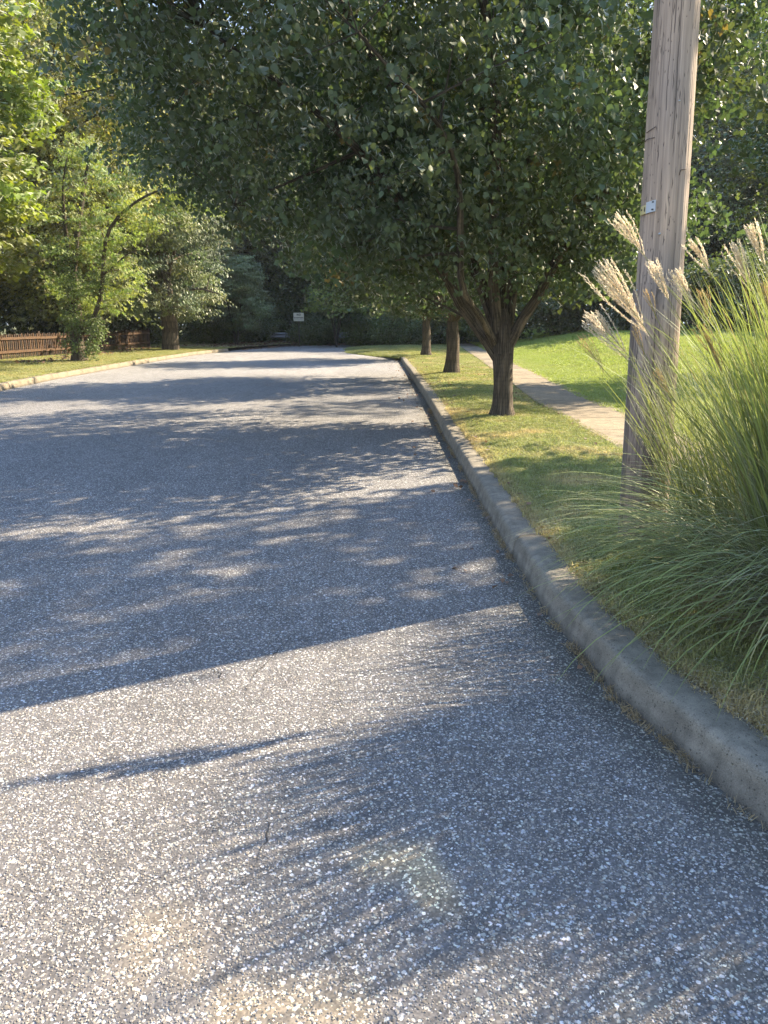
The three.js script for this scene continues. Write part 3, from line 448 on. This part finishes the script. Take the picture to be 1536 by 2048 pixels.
function leafSpray(seed, n, shape, len, size, droop, flat) {        // leaves round a twig that points along +x
  const b = new MB(), r = rng(seed);
  for (let i = 0; i < n; i++) {
    const t = i / n, p = V((t - 0.45) * size * 1.5 + (r() - 0.5) * size * 0.4, (r() - 0.5) * size * (flat ? 0.35 : 0.9), (r() - 0.5) * size), a = r() * 6.28;
    const d = V(0.5 + Math.cos(a), -droop * (0.5 + r()), Math.sin(a)).normalize(), n0 = V((r() - 0.5) * (flat ? 0.6 : 1.4), 1, (r() - 0.5) * (flat ? 0.6 : 1.4)); if (Math.abs(n0.clone().normalize().dot(d)) > 0.9) n0.set(1, 0.3, r() - 0.5);
    putLeaf(b, shape, p, d, n0.normalize(), len * (0.7 + 0.55 * r()));
  }
  if (size < 0.35) b.tube([V(-size * 0.8, 0.02, 0), V(0, 0.01, 0.01), V(size * 0.7, -0.02, 0)], [0.004, 0.003, 0.0015], 3);
  return b.geo();
}
const SPRAY = {
  pear: leafSpray(401, 19, 'pear', 0.066, 0.27, 0.9, false), pear2: leafSpray(402, 18, 'pear', 0.082, 0.36, 0.7, false),
  maple: leafSpray(403, 13, 'maple', 0.155, 0.42, 0.45, true), elder: leafSpray(404, 20, 'lance', 0.105, 0.34, 0.9, true), silver: leafSpray(405, 20, 'lance', 0.13, 0.42, 1.1, true),
  wood: leafSpray(406, 18, 'broad', 0.15, 0.62, 0.6, false), woodBig: leafSpray(407, 16, 'broad', 0.20, 0.85, 0.6, false), bush: leafSpray(408, 16, 'broad', 0.085, 0.30, 0.5, false), far: leafSpray(409, 20, 'broad', 0.34, 1.7, 0.6, false),
};
const LEAF = {
  pear: leafMat(0.080, 0.128, 0.038, 0.52, 0.42), maple: leafMat(0.20, 0.27, 0.025, 0.58, 0.35), elder: leafMat(0.24, 0.33, 0.065, 0.55, 0.3), silver: leafMat(0.16, 0.215, 0.085, 0.46, 0.6),
  wood: leafMat(0.098, 0.132, 0.027, 0.5, 0.35), woodPale: leafMat(0.31, 0.34, 0.08, 0.62, 0.4), bush: leafMat(0.12, 0.165, 0.035, 0.48, 0.4), ivy: leafMat(0.15, 0.21, 0.04, 0.42, 0.5),
};
const BARK = { pear: bark(0.98, 0.90, 0.80), grey: bark(1.0, 0.93, 0.82), dark: bark(0.42, 0.38, 0.34) };
const VIEW = V(0, EYE, 0);
// o: pos, trunk [[x, y, z, r] ...], limbs [[[x, y, z, r] ...] ...], crown [{c, r, n, size}], cut(p), per (sprays in a clump), spray, leaf, bark
function makeTree(name, label, category, group, o) {
  const root = thing(name, label, category, o.pos, group), r = rng(o.seed), nodes = [];
  const tubeOf = (pts, n, sides, rough) => { const path = bend(pts.map((q) => V(q[0], q[1], q[2])), n), R = path.map((_, i) => { const t = i / n * (pts.length - 1), k = Math.min(pts.length - 2, Math.floor(t)); return lerp(pts[k][3], pts[k + 1][3], t - k); }); const b = new MB(); b.tube(path, R, sides, rough, o.seed); path.forEach((p, i) => nodes.push([p, R[i]])); return b; };
  const far = o.far ?? false;
  if (o.trunk) part('trunk', tubeOf(o.trunk, far ? 7 : 26, far ? 7 : 18, 0.09).geo(), BARK[o.bark ?? 'dark'], root);
  const limbs = o.limbs ?? [];
  for (const l of limbs) part('limb', tubeOf(l, far ? 6 : 16, far ? 5 : 10, 0.08).geo(), BARK[o.bark ?? 'dark'], root);
  const clumps = [];
  for (const e of o.crown) for (let i = 0, tries = 0; i < e.n && tries < e.n * 30; tries++) {
    const d = V(r() * 2 - 1, r() * 2 - 1, r() * 2 - 1), l = d.length(); if (l > 1 || l < 0.02) continue; d.divideScalar(l).multiplyScalar(Math.pow(r(), e.shell ?? 0.42));
    const p = V(e.c[0] + d.x * e.r[0], e.c[1] + d.y * e.r[1], e.c[2] + d.z * e.r[2]); if (o.cut && !o.cut(p)) continue;
    clumps.push([p, (e.size ?? 0.7) * (0.7 + 0.6 * r()), V(d.x / e.r[0], d.y / e.r[1], d.z / e.r[2]).normalize()]); i++;
  }
  for (const [p, s] of o.clumps ?? []) clumps.push([p, s, V(r() - 0.5, 0.2, r() - 0.5).normalize()]);
  const tw = new MB(), list = [], m = new THREE.Matrix4(), q = new THREE.Quaternion(), e = new THREE.Euler(0, 0, 0, 'YZX');
  for (const [p, s, out] of clumps) {
    if (nodes.length && !o.bare) { let best = null, bd = 1e9; for (const n of nodes) { const dd = n[0].distanceTo(p) + 0.4 * Math.max(0, n[0].y - p.y + 0.4); if (dd < bd && n[1] > 0.008) { bd = dd; best = n; } }
      if (bd < 4.5) { const mid = best[0].clone().lerp(p, 0.5); mid.y += 0.12 * bd * (r() - 0.3); const path = bend([best[0], mid, p], far ? 3 : 6), r0 = Math.min(best[1] * 0.6, 0.012 + 0.011 * bd); tw.tube(path, path.map((_, i) => r0 * (1 - 0.8 * i / path.length)), far ? 3 : 5); if (!far && nodes.length < 900) path.slice(2).forEach((n, i) => nodes.push([n, r0 * 0.5])); } }
    const cv = 0.72 + 0.56 * r(), hue = r();
    for (let i = 0; i < o.per; i++) {
      const g = () => (r() + r() + r() - 1.5) * 1.1, off = V(g() * s, g() * s * 0.72, g() * s), c = p.clone().add(off); if (o.cut && !o.cut(c)) continue; if (c.y + o.pos.y < 0.12) continue;
      e.set((r() - 0.5) * 0.8, Math.atan2(-(out.z + off.z / s), out.x + off.x / s) + (r() - 0.5) * 1.4, (r() - 0.6) * 0.7); q.setFromEuler(e); const k = 0.75 + 0.5 * r(); m.compose(c, q, V(k, k, k));
      const v = cv * (0.8 + 0.4 * r()), y = o.autumn && r() < o.autumn ? 1 : 0; list.push([m.clone(), y ? rgb(3.2 * v, 1.5 * v, 0.9 * v) : rgb(v * (0.9 + 0.35 * hue), v, v * (0.95 - 0.2 * hue))]);
    }
  }
  if (tw.i.length) tag(part('branches', tw.geo(), BARK[o.bark ?? 'dark'], root), null, null, null, 'stuff');
  copies('crown', SPRAY[o.spray], LEAF[o.leaf], list, root);
  root.userData.clumps = undefined; delete root.userData.clumps;
  return [root, clumps, r];
}
const rel = (px, py, depth, o) => { const p = at(px, py, depth).sub(o); return [p.x, p.y, p.z]; };

// the row of pear trees on the verge
{
  const O = V(1.68, vergeY(1.68, -10.95) - 0.02, -10.95), L = (pts, up) => pts.map(([x, y, dz, rad]) => [...rel(x, y, 10.95 + dz, O), rad]).concat(up);
  const limbs = [
    L([[999, 722, 0, 0.082], [955, 655, 0, 0.070], [922, 610, -0.2, 0.057], [893, 555, -0.5, 0.049]], [[-1.9, 3.2, 1.2, 0.037], [-3.6, 4.4, 1.7, 0.016]]),
    L([[990, 690, 0, 0.090], [982, 620, 0.1, 0.078], [955, 555, 0.2, 0.070], [935, 490, 0.2, 0.057]], [[-1.4, 3.9, 0.2, 0.041], [-2.8, 6.0, 0.2, 0.016]]),
    L([[998, 690, 0, 0.082], [990, 600, -0.1, 0.070], [985, 510, -0.3, 0.061]], [[-0.5, 4.4, 1.4, 0.041], [-1.4, 6.2, 2.2, 0.016]]),
    L([[1008, 690, 0, 0.082], [1022, 610, 0.2, 0.070], [1030, 520, 0.3, 0.061]], [[0.5, 4.6, -0.8, 0.041], [0.7, 7.0, -1.2, 0.016]]),
    L([[1003, 720, 0, 0.082], [1050, 630, -0.1, 0.070], [1085, 580, -0.1, 0.061], [1112, 520, -0.1, 0.049]], [[1.6, 3.6, 0.3, 0.033], [2.3, 5.2, 0.5, 0.016]]),
    L([[995, 700, 0.05, 0.066], [1000, 640, 0.4, 0.057], [1006, 560, 0.9, 0.049]], [[0.2, 4.2, -2.0, 0.033], [0.3, 6, -2.8, 0.016]]),
    L([[990, 690, 0, 0.057], [965, 640, -0.6, 0.045], [925, 575, -1.4, 0.037]], [[-1.0, 3.0, 2.6, 0.025], [-1.9, 3.7, 3.7, 0.012]]),
  ];
  const [root, clumps, r] = makeTree('pear_tree', 'largest street pear tree, nearest on the verge, with branching dark trunk', 'tree', 'street trees along the verge', {
    pos: O, seed: 501, bark: 'pear', spray: 'pear', leaf: 'pear', autumn: 0.018, per: 22, limbs,
    trunk: [[0, -0.1, 0, 0.24], [0, 0.06, 0, 0.15], [0, 0.4, 0, 0.136], [-0.02, 0.9, 0, 0.138], [-0.03, 1.2, 0, 0.155], [-0.03, 1.36, 0, 0.13], [-0.03, 1.5, 0, 0.05]],
    crown: [{ c: [-1.75, 5.0, -0.2], r: [4.6, 3.8, 4.5], n: 345, size: 0.70, shell: 0.40 }, { c: [0.2, 2.9, -0.2], r: [2.9, 1.3, 2.4], n: 46, size: 0.5, shell: 0.6 }],
    cut: (p) => p.y > 1.62 + 0.35 * Math.max(0, p.z - 1.0) + 0.5 * Math.max(0, -1.9 - p.x) && p.x > -6.1 + 0.42 * Math.max(0, p.z + 0.5) + 0.8 * fbm(p.y * 0.9, p.z * 0.9),
  });
  // the leaves that show largest, each a part
  const b = new MB(); putLeaf(b, 'pear', V(0, 0, 0), V(1, 0, 0), V(0, 1, 0), 1); const one = b.geo(), q = new THREE.Quaternion(), e = new THREE.Euler();
  const near = clumps.filter(([p]) => p.y < 4.2).sort((a, c) => a[0].clone().add(O).distanceTo(VIEW) - c[0].clone().add(O).distanceTo(VIEW)).slice(0, 60), tones = [[0.066, 0.104, 0.032], [0.078, 0.118, 0.035], [0.056, 0.092, 0.030], [0.14, 0.13, 0.03]].map((c) => leafMat(...c, 0.3, 0.55));
  for (let i = 0; i < 296; i++) { const [p, s] = near[i % near.length], m = part('leaf', one, tones[r() < 0.08 ? 3 : r() * 3 | 0], root), to = VIEW.clone().sub(p).sub(O).normalize(); m.position.copy(p).addScaledVector(to, s * (0.5 + 0.5 * r())); m.position.add(V((r() - 0.5) * 1.6 * s, (r() - 0.5) * 1.3 * s, (r() - 0.5) * s)); e.set((r() - 0.5) * 2, r() * 6.28, -0.4 - r()); m.quaternion.setFromEuler(e); m.scale.setScalar(0.058 + 0.026 * r()); }
}
function pear(x, z, seed, label, c, rr, n) {
  const O = V(x, vergeY(x, z) - 0.02, z), r = rng(seed), limbs = [];
  for (let i = 0; i < 6; i++) { const a = i / 6 * 6.28 + r(), w = 0.5 + 0.3 * r(); limbs.push([[0, 1.25, 0, 0.09], [Math.cos(a) * 0.35, 1.75, Math.sin(a) * 0.35, 0.075], [Math.cos(a) * w * 1.3, 2.7, Math.sin(a) * w * 1.3, 0.05], [Math.cos(a) * w * 2.2, 4.2, Math.sin(a) * w * 2.2, 0.02]]); }
  makeTree('pear_tree', label, 'tree', 'street trees along the verge', { pos: O, seed, bark: 'pear', spray: 'pear2', leaf: 'pear', autumn: 0.012, per: 18, limbs, trunk: [[0, -0.1, 0, 0.26], [0, 0.08, 0, 0.18], [0.02, 0.6, 0, 0.16], [0, 1.1, 0, 0.165], [0, 1.35, 0, 0.13]], crown: [{ c, r: rr, n, size: 0.6 }], cut: (p) => p.y > 1.5 });
}
pear(1.74, -20.06, 511, 'second street pear tree from the utility pole, its trunk left of the sidewalk', [-0.8, 3.9, 0], [3.3, 2.8, 3.0], 190);
pear(1.61, -30.1, 521, 'third and farthest street pear tree, where the right kerb ends', [-0.5, 4.0, 0], [2.8, 2.9, 2.6], 130);
// the tree beside the lawn whose shade crosses the road
{
  const d = V(0.87, 0, -0.493), O = V(7.4, 0.3, -9.3), limbs = []; const r = rng(531);
  for (let i = 0; i < 6; i++) { const a = i / 6 * 6.28; limbs.push([[0, 2.2, 0, 0.1], [Math.cos(a) * 0.4, 3.4, Math.sin(a) * 0.4, 0.08], [Math.cos(a) * 1.1, 6, Math.sin(a) * 1.1, 0.05], [Math.cos(a) * 1.3, 8.8, Math.sin(a) * 1.3, 0.02]]); }
  makeTree('shade_tree', 'tall leafy tree on the lawn at the right, shading the road', 'tree', null, { pos: O, seed: 531, bark: 'grey', spray: 'pear2', leaf: 'pear', per: 13, limbs, trunk: [[0, -0.3, 0, 0.3], [0, 0.2, 0, 0.19], [0, 1.4, 0, 0.17], [0, 2.5, 0, 0.14]],
    crown: [{ c: [0, 6.4, 0], r: [3.4, 4.4, 3.4], n: 95, size: 0.6 }], cut: (p) => { const c = (O.z + p.z) + 0.566 * (O.x + p.x); return c < -3.75 && c > -6.5 && p.y > 1.9; } });
}

{ // the tree at the right of the lawn that shows behind the plumes
  const O = V(11.2, lawnY(11.2, -18.8), -18.8), limbs = [], r = rng(535);
  for (let i = 0; i < 6; i++) { const a = i / 6 * 6.28 + r(); limbs.push([[0, 1.8, 0, 0.1], [Math.cos(a) * 0.5, 3, Math.sin(a) * 0.5, 0.08], [Math.cos(a) * 1.4, 5, Math.sin(a) * 1.2, 0.05], [Math.cos(a) * 1.8, 7.4, Math.sin(a) * 1.4, 0.02]]); }
  makeTree('lawn_tree', 'leafy tree standing on the lawn at the right edge, beyond the plumed grass', 'tree', null, { pos: O, seed: 535, bark: 'grey', spray: 'pear2', leaf: 'pear', per: 17, limbs, trunk: [[0, -0.3, 0, 0.3], [0, 0.2, 0, 0.2], [0, 1.2, 0, 0.18], [0, 2.2, 0, 0.12]], crown: [{ c: [-0.4, 5.4, 0], r: [3.3, 3.9, 2.3], n: 120, size: 0.6 }], cut: (p) => p.y > 1.7 });
}

// the left side: maple, ivy-clad tree, silvery tree
makeTree('maple_tree', 'bright green maple at the left edge, leaning over the picket fence', 'tree', null, { pos: V(-13.5, 0.2, -20.8), seed: 541, bark: 'grey', spray: 'maple', leaf: 'maple', per: 17, trunk: [[0, -0.2, 0, 0.3], [0, 1, 0, 0.22], [0.1, 4, 0, 0.18], [0, 9, 0, 0.06]],
  limbs: [[[0, 2, 0, 0.12], [1.8, 3.4, 0.5, 0.08], [3.8, 4.2, 0.8, 0.02]], [[0, 3, 0, 0.12], [1.6, 5.5, 1.2, 0.07], [3.4, 7.2, 1.6, 0.02]], [[0, 3, 0, 0.12], [1.4, 5, -1.6, 0.07], [3, 7, -2.6, 0.02]]], crown: [{ c: [0.2, 6.3, 0], r: [4.6, 5.0, 4.0], n: 250, size: 0.75, shell: 0.33 }], cut: (p) => p.y > 1.5 + 0.35 * fbm(p.x, p.z) });
{
  const O = V(-10.2, yardY(-10.2, -26.1), -26.1), Z = 26.1, pt = (x, y, dz, rad) => [...rel(x, y, Z + dz, O), rad];
  const limbs = [
    [pt(162, 668, 0, 0.13), pt(155, 610, 0.1, 0.11), pt(148, 540, 0.2, 0.105), pt(150, 500, 0.2, 0.10), pt(158, 440, 0.3, 0.085), pt(166, 390, 0.4, 0.07), pt(176, 330, 0.5, 0.045), pt(205, 290, 0.6, 0.015)],
    [pt(148, 540, 0.2, 0.085), pt(134, 480, -0.1, 0.07), pt(128, 430, -0.3, 0.055), pt(126, 370, -0.6, 0.03), pt(135, 310, -0.8, 0.012)],
    [pt(172, 668, 0, 0.085), pt(190, 630, -0.1, 0.075), pt(203, 585, -0.3, 0.065), pt(207, 520, -0.5, 0.06), pt(216, 465, -0.8, 0.052), pt(245, 425, -1.1, 0.045), pt(300, 388, -1.5, 0.035), pt(360, 370, -1.8, 0.018), pt(400, 372, -2.0, 0.008)],
    [pt(206, 550, -0.4, 0.04), pt(225, 535, -0.7, 0.03), pt(262, 505, -1.1, 0.018), pt(300, 498, -1.4, 0.007)],
  ];
  const clumps = [], r = rng(551), C = (x, y, dz, s, n = 1) => { for (let i = 0; i < n; i++) clumps.push([V(...rel(x + (r() - 0.5) * 44, y + (r() - 0.5) * 36, Z + dz + (r() - 0.5) * 1.2, O)), s]); };
  for (const [x, y, dz, s, n] of [[180, 310, 0.5, 0.45, 5], [150, 370, 0, 0.5, 4], [220, 350, -0.4, 0.45, 4], [260, 345, -1, 0.4, 3], [300, 330, -1.3, 0.32, 3], [330, 395, -1.6, 0.36, 4], [372, 370, -1.9, 0.30, 4], [395, 405, -2, 0.30, 4], [370, 425, -1.9, 0.28, 3], [330, 300, -1.4, 0.28, 3], [250, 410, -0.9, 0.42, 5], [290, 440, -1.2, 0.38, 4], [185, 430, 0, 0.48, 5], [110, 420, -0.4, 0.48, 4], [115, 500, -0.3, 0.48, 4], [185, 500, 0.2, 0.45, 5], [230, 480, -0.6, 0.45, 5], [240, 545, -0.7, 0.42, 5], [185, 570, 0, 0.4, 4], [228, 600, -0.4, 0.36, 4], [120, 570, 0, 0.42, 4], [175, 620, 0, 0.3, 3], [150, 300, 0.6, 0.45, 4]]) C(x, y, dz, s, n);
  const [root] = makeTree('ivy_clad_tree', 'forked tree with yellow-green foliage and ivy standing before the picket fence', 'tree', null, { pos: O, seed: 551, bark: 'grey', spray: 'elder', leaf: 'elder', per: 8, limbs, clumps, crown: [], trunk: [[0.05, -0.15, 0, 0.36], [0.05, 0.1, 0, 0.25], [0.04, 0.5, 0, 0.2], [0.02, 0.95, 0, 0.21], [0.05, 1.15, 0, 0.14]] });
  const list = [], m = new THREE.Matrix4(), q = new THREE.Quaternion(), e = new THREE.Euler();
  for (const [x0, y0, x1, y1, n, sp, k] of [[150, 700, 150, 640, 14, 0.2, 0.7], [150, 600, 146, 500, 60, 0.26, 0.8], [180, 714, 184, 690, 22, 0.2, 0.8], [197, 690, 188, 640, 36, 0.25, 0.8], [205, 585, 207, 520, 40, 0.22, 0.8], [150, 660, 140, 610, 40, 0.3, 0.8], [136, 705, 146, 680, 14, 0.3, 0.7]]) for (let i = 0; i < n; i++) { const t = r(), p = V(...rel(lerp(x0, x1, t), lerp(y0, y1, t), Z - 0.25, O)).add(V((r() - 0.5) * 2 * sp, (r() - 0.5) * 0.3, (r() - 0.3) * 1.4 * sp)); if (p.y < 0.05) continue; e.set(r(), r() * 6.28, r() - 0.5); q.setFromEuler(e); const s = k * (0.8 + 0.5 * r()); m.compose(p, q, V(s, s, s)); const v = 0.7 + 0.6 * r(); list.push([m.clone(), rgb(v, v, v)]); }
  copies('ivy', SPRAY.bush, LEAF.ivy, list, root);
}
makeTree('silvery_tree', 'tree with drooping silvery-green layers and thick trunk at the fence end', 'tree', null, { pos: V(-9.63, yardY(-9.63, -35.5), -35.5), seed: 561, bark: 'grey', spray: 'silver', leaf: 'silver', per: 16, trunk: [[0, -0.2, 0, 0.42], [0, 0.1, 0, 0.31], [0, 1.4, 0, 0.27], [-0.1, 4, 0, 0.2], [0, 8, 0, 0.06]],
  limbs: [[[0, 1.6, 0, 0.12], [1.4, 2.6, 1, 0.07], [2.6, 2.4, 1.4, 0.02]], [[0, 2.2, 0, 0.12], [-1.4, 3.6, 1, 0.07], [-2.6, 3.4, 1.4, 0.02]], [[0, 3, 0, 0.1], [1, 5, 0.5, 0.06], [2.2, 5.4, 0.8, 0.02]]], crown: [{ c: [-0.3, 4.6, 0.4], r: [3.2, 3.5, 2.8], n: 165, size: 0.62, shell: 0.36 }], cut: (p) => p.y > 1.35 + 0.5 * fbm(p.x * 0.8, p.z * 0.8) });

// the woods round the end of the road, tree by tree
const woods = [
  [-17.5, -33, 17, 4.6, 'woodPale', 'woodPale', 'tall pale yellow-green tree rising behind the maple, top left'],
  [-12.6, -32.5, 15, 4.0, 'woodPale', 'woodPale', 'tall pale tree behind the ivy-clad tree, above the picket fence'],
  [-22, -28, 15, 5.0, 'wood', 'woodPale', 'pale tree behind the left end of the picket fence'],
  [-15.6, -41, 16, 4.2, 'wood', 'wood', 'dark green tree behind the middle of the picket fence'],
  [-11.5, -48, 17, 4.4, 'wood', 'wood', 'deep green tree in the woods behind the silvery tree'],
  [-7.4, -50.5, 15, 3.8, 'wood', 'wood', 'dark woodland tree behind the left stretch of guardrail'],
  [-4.2, -52.5, 17, 4.2, 'wood', 'wood', 'dark woodland tree right behind the white sign'],
  [-0.6, -51.5, 16, 4.0, 'wood', 'wood', 'dark woodland tree behind the right end of the guardrail'],
  [3.4, -47, 15, 4.0, 'wood', 'wood', 'dark woodland tree behind the farthest street pear tree'],
  [8.2, -50, 17, 4.6, 'wood', 'wood', 'dark tree at the back of the lawn, straight beyond the sidewalk'],
  [13.6, -50.5, 18, 4.8, 'wood', 'pear', 'tree at the back of the lawn, just left of the utility pole'],
  [19.2, -49, 18, 5.0, 'wood', 'wood', 'leafy tree at the back of the lawn behind the utility pole'],
  [24.6, -46, 17, 4.8, 'wood', 'woodPale', 'paler hazy tree at the far right edge behind the plumed grass'],
  [29.5, -49, 19, 5.0, 'wood', 'wood', 'tall tree farthest right, behind the paler hazy tree'],
  [-27, -40, 19, 5.4, 'woodBig', 'wood', 'tall dark tree in the woods far behind the maple'],
  [-20, -52, 20, 5.2, 'woodBig', 'wood', 'tall dark tree deep in the woods at the left'],
  [-9, -60, 21, 5.6, 'woodBig', 'wood', 'tall tree deep in the woods above the guardrail'],
  [2.0, -59, 20, 5.4, 'woodBig', 'wood', 'tall tree deep in the woods beyond the end of the kerb'],
  [13, -60, 22, 5.8, 'woodBig', 'wood', 'tall tree deep in the woods beyond the lawn'],
  [27, -58, 24, 6.2, 'woodBig', 'wood', 'tall tree deep in the woods at the right'],
];
woods.forEach(([x, z, H, R, spray, leaf, label], i) => {
  const r = rng(600 + i), limbs = [], big = spray === 'woodBig';
  for (let k = 0; k < 5; k++) { const a = k / 5 * 6.28 + r(), y = H * (0.25 + 0.1 * k); limbs.push([[0, y, 0, 0.12], [Math.cos(a) * R * 0.4, y + 1.2, Math.sin(a) * R * 0.4, 0.07], [Math.cos(a) * R * 0.8, y + 2.2, Math.sin(a) * R * 0.8, 0.02]]); }
  makeTree('woodland_tree', label, 'tree', 'trees of the surrounding woods', { pos: V(x, x > 4 ? lawnY(x, z) : 0.05, z), seed: 600 + i, far: true, bark: 'dark', spray: spray === 'woodPale' ? 'wood' : spray, leaf, per: big ? 11 : 15, limbs, trunk: [[0, -0.3, 0, 0.42], [0, 0.3, 0, 0.27], [(r() - 0.5) * 0.5, H * 0.35, 0, 0.2], [0, H * 0.85, 0, 0.06]],
    crown: [{ c: [0, H * 0.58, 0], r: [R, H * 0.44, R], n: big ? 150 : 185, size: big ? 1.25 : 0.95, shell: 0.36 }, { c: [0, H * 0.22, 0], r: [R * 0.75, H * 0.14, R * 0.75], n: 30, size: 0.9 }], cut: (p) => p.y > 1.1 });
});
// bushes and saplings
const bushes = [
  [-2.6, -43.0, 4.4, 1.3, 'elder', 'sapling with sunlit yellow leaves hanging right of the white sign'], [-7.9, -42.2, 5.4, 1.7, 'silver', 'pale leafy sapling left of the white sign, before the guardrail'],
  [-20, -24.5, 3.4, 2.0, 'wood', 'dark bush behind the left end of the picket fence'], [-17.2, -29.5, 3.6, 2.2, 'wood', 'dark bush just behind the ivy-clad tree and fence'], [-15.2, -35.5, 3.8, 2.2, 'wood', 'dark bush behind the far stretch of picket fence'], [-13.0, -41.5, 3.2, 2.2, 'wood', 'dark shrub in the gap left of the silvery tree trunk'],
  [-9.4, -43.5, 2.3, 1.5, 'bush', 'leafy bush beside the road right of the silvery tree trunk'], [-7.6, -46.0, 2.6, 1.3, 'bush', 'bush drooping over the left end of the guardrail'], [-4.1, -46.6, 1.3, 1.3, 'bush', 'low bush in front of the guardrail below the white sign'], [-3.3, -49.2, 3.4, 1.6, 'wood', 'dark shrub behind the guardrail at the right of the sign'], [-6.3, -50.0, 3.2, 1.6, 'wood', 'dark shrub behind the guardrail at the left of the sign'],
  [-0.9, -44.9, 1.4, 1.2, 'bush', 'low dark bush at the right end of the guardrail'], [0.9, -43.2, 1.8, 1.4, 'bush', 'bush on the overgrown corner beyond the right kerb'], [2.9, -44.5, 2.6, 1.6, 'wood', 'dark shrub behind the farthest street pear trunk'], [-0.2, -49.5, 3.4, 1.8, 'wood', 'dark shrub deep behind the right end of the guardrail'],
  [5.9, -40.8, 2.6, 1.7, 'wood', 'dark shrub where the sidewalk meets the woods'], [8.4, -37.6, 3.2, 1.9, 'wood', 'dark hedge shrub at the back of the lawn, leftmost'], [11.2, -35.0, 3.2, 2.0, 'wood', 'dark hedge shrub at the back of the lawn left of the pole'], [14.2, -32.4, 3.2, 2.0, 'wood', 'dark hedge shrub at the back of the lawn behind the pole'], [17.4, -29.6, 3.4, 2.1, 'wood', 'dark hedge shrub at the back of the lawn right of the pole'], [20.8, -26.6, 3.4, 2.1, 'bush', 'hedge shrub at the right edge behind the plumed grass'], [5.2, -44.6, 3.6, 2.0, 'wood', 'tall dark shrub in the woods beyond the sidewalk'],
];
bushes.forEach(([x, z, H, R, leaf, label], i) => {
  const stems = [], r = rng(700 + i); for (let k = 0; k < 4; k++) { const a = k * 1.57 + r(); stems.push([[0, -0.1, 0, 0.045], [Math.cos(a) * R * 0.25, H * 0.4, Math.sin(a) * R * 0.25, 0.03], [Math.cos(a) * R * 0.6, H * 0.8, Math.sin(a) * R * 0.6, 0.01]]); }
  makeTree('bush', label, 'bush', 'bushes along the edge of the woods', { pos: V(x, x > 4 ? lawnY(x, z) : 0.05, z), seed: 700 + i, far: true, bark: 'dark', spray: leaf === 'wood' ? 'wood' : leaf === 'bush' ? 'bush' : 'elder', leaf, per: leaf === 'wood' ? 11 : 26, limbs: stems, crown: [{ c: [0, H * 0.5, 0], r: [R, H * 0.5, R * 0.9], n: 62, size: 0.45, shell: 0.4 }], cut: (p) => p.y > (leaf === 'elder' ? 1.9 : leaf === 'silver' ? 0.9 : 0.02) });
});
{ // the far woodland that closes every gap
  const r = rng(801), list = [], m = new THREE.Matrix4(), q = new THREE.Quaternion(), e = new THREE.Euler();
  for (let i = 0; i < 15000; i++) { const a = -1.02 + 2.04 * r(), d = 62 + 16 * r(), x = Math.sin(a) * d, z = -Math.cos(a) * d, y = 0.3 + (22 + 6 * fbm(a * 6, 2)) * Math.pow(r(), 0.9); e.set((r() - 0.5), r() * 6.28, (r() - 0.5)); q.setFromEuler(e); const s = 0.8 + 0.7 * r(); m.compose(V(x, y, z), q, V(s, s, s)); const v = 0.7 + 0.5 * r(); list.push([m.clone(), rgb(v, v, v)]); }
  tag(copies('far_woodland', SPRAY.far, LEAF.wood, list, scene), 'mass of far woodland that closes the view beyond the nearer trees', 'woodland', null, 'stuff');
}
{ // fallen leaves at the end of the road and by the left kerb
  const b = new MB(); putLeaf(b, 'broad', V(0, 0, 0), V(1, 0, 0), V(0, 1, 0), 0.09); const g = b.geo(), r = rng(811), list = [], m = new THREE.Matrix4(), q = new THREE.Quaternion(), e = new THREE.Euler();
  for (let i = 0; i < 7000; i++) { let x, z; if (i < 5200) { z = -39 - 10 * r(); x = leftX(z) - 3.5 + r() * (r() < 0.4 ? 4.2 : 9.5); if (x > leftX(z) + 0.5 && z > -45.4 + 0.4 * fbm(x, 1)) continue; } else if (i < 6200) { z = -24 - 14 * r(); x = -10.6 - 1.2 * r(); } else { z = -3 - 26 * r(); x = kerbX(z) - 0.04 - 0.5 * Math.pow(r(), 3); if (r() < 0.5) { x = kerbX(z) + KERB + 1.6 * r(); if (x > walkX(z)) continue; } else if (r() < 0.5) continue; }
    e.set((r() - 0.5) * 1.2, r() * 6.28, (r() - 0.5) * 1.2); q.setFromEuler(e); const s = (i < 6200 ? 0.7 + 0.9 * r() : 0.3 + 0.4 * r()); m.compose(V(x, (x < leftX(z) ? yardY(x, z) : x > kerbX(z) ? TOP + 0.02 : 0.004) + 0.012, z), q, V(s, s, s)); const v = 0.5 + 0.8 * r(); list.push([m.clone(), rgb(0.24 * v, 0.13 * v, 0.065 * v)]); }
  tag(copies('leaf_litter', g, M.blade, list, scene), 'brown fallen leaves heaped along the end of the road', 'fallen leaves', null, 'stuff');
}

renderer.render(scene, camera);
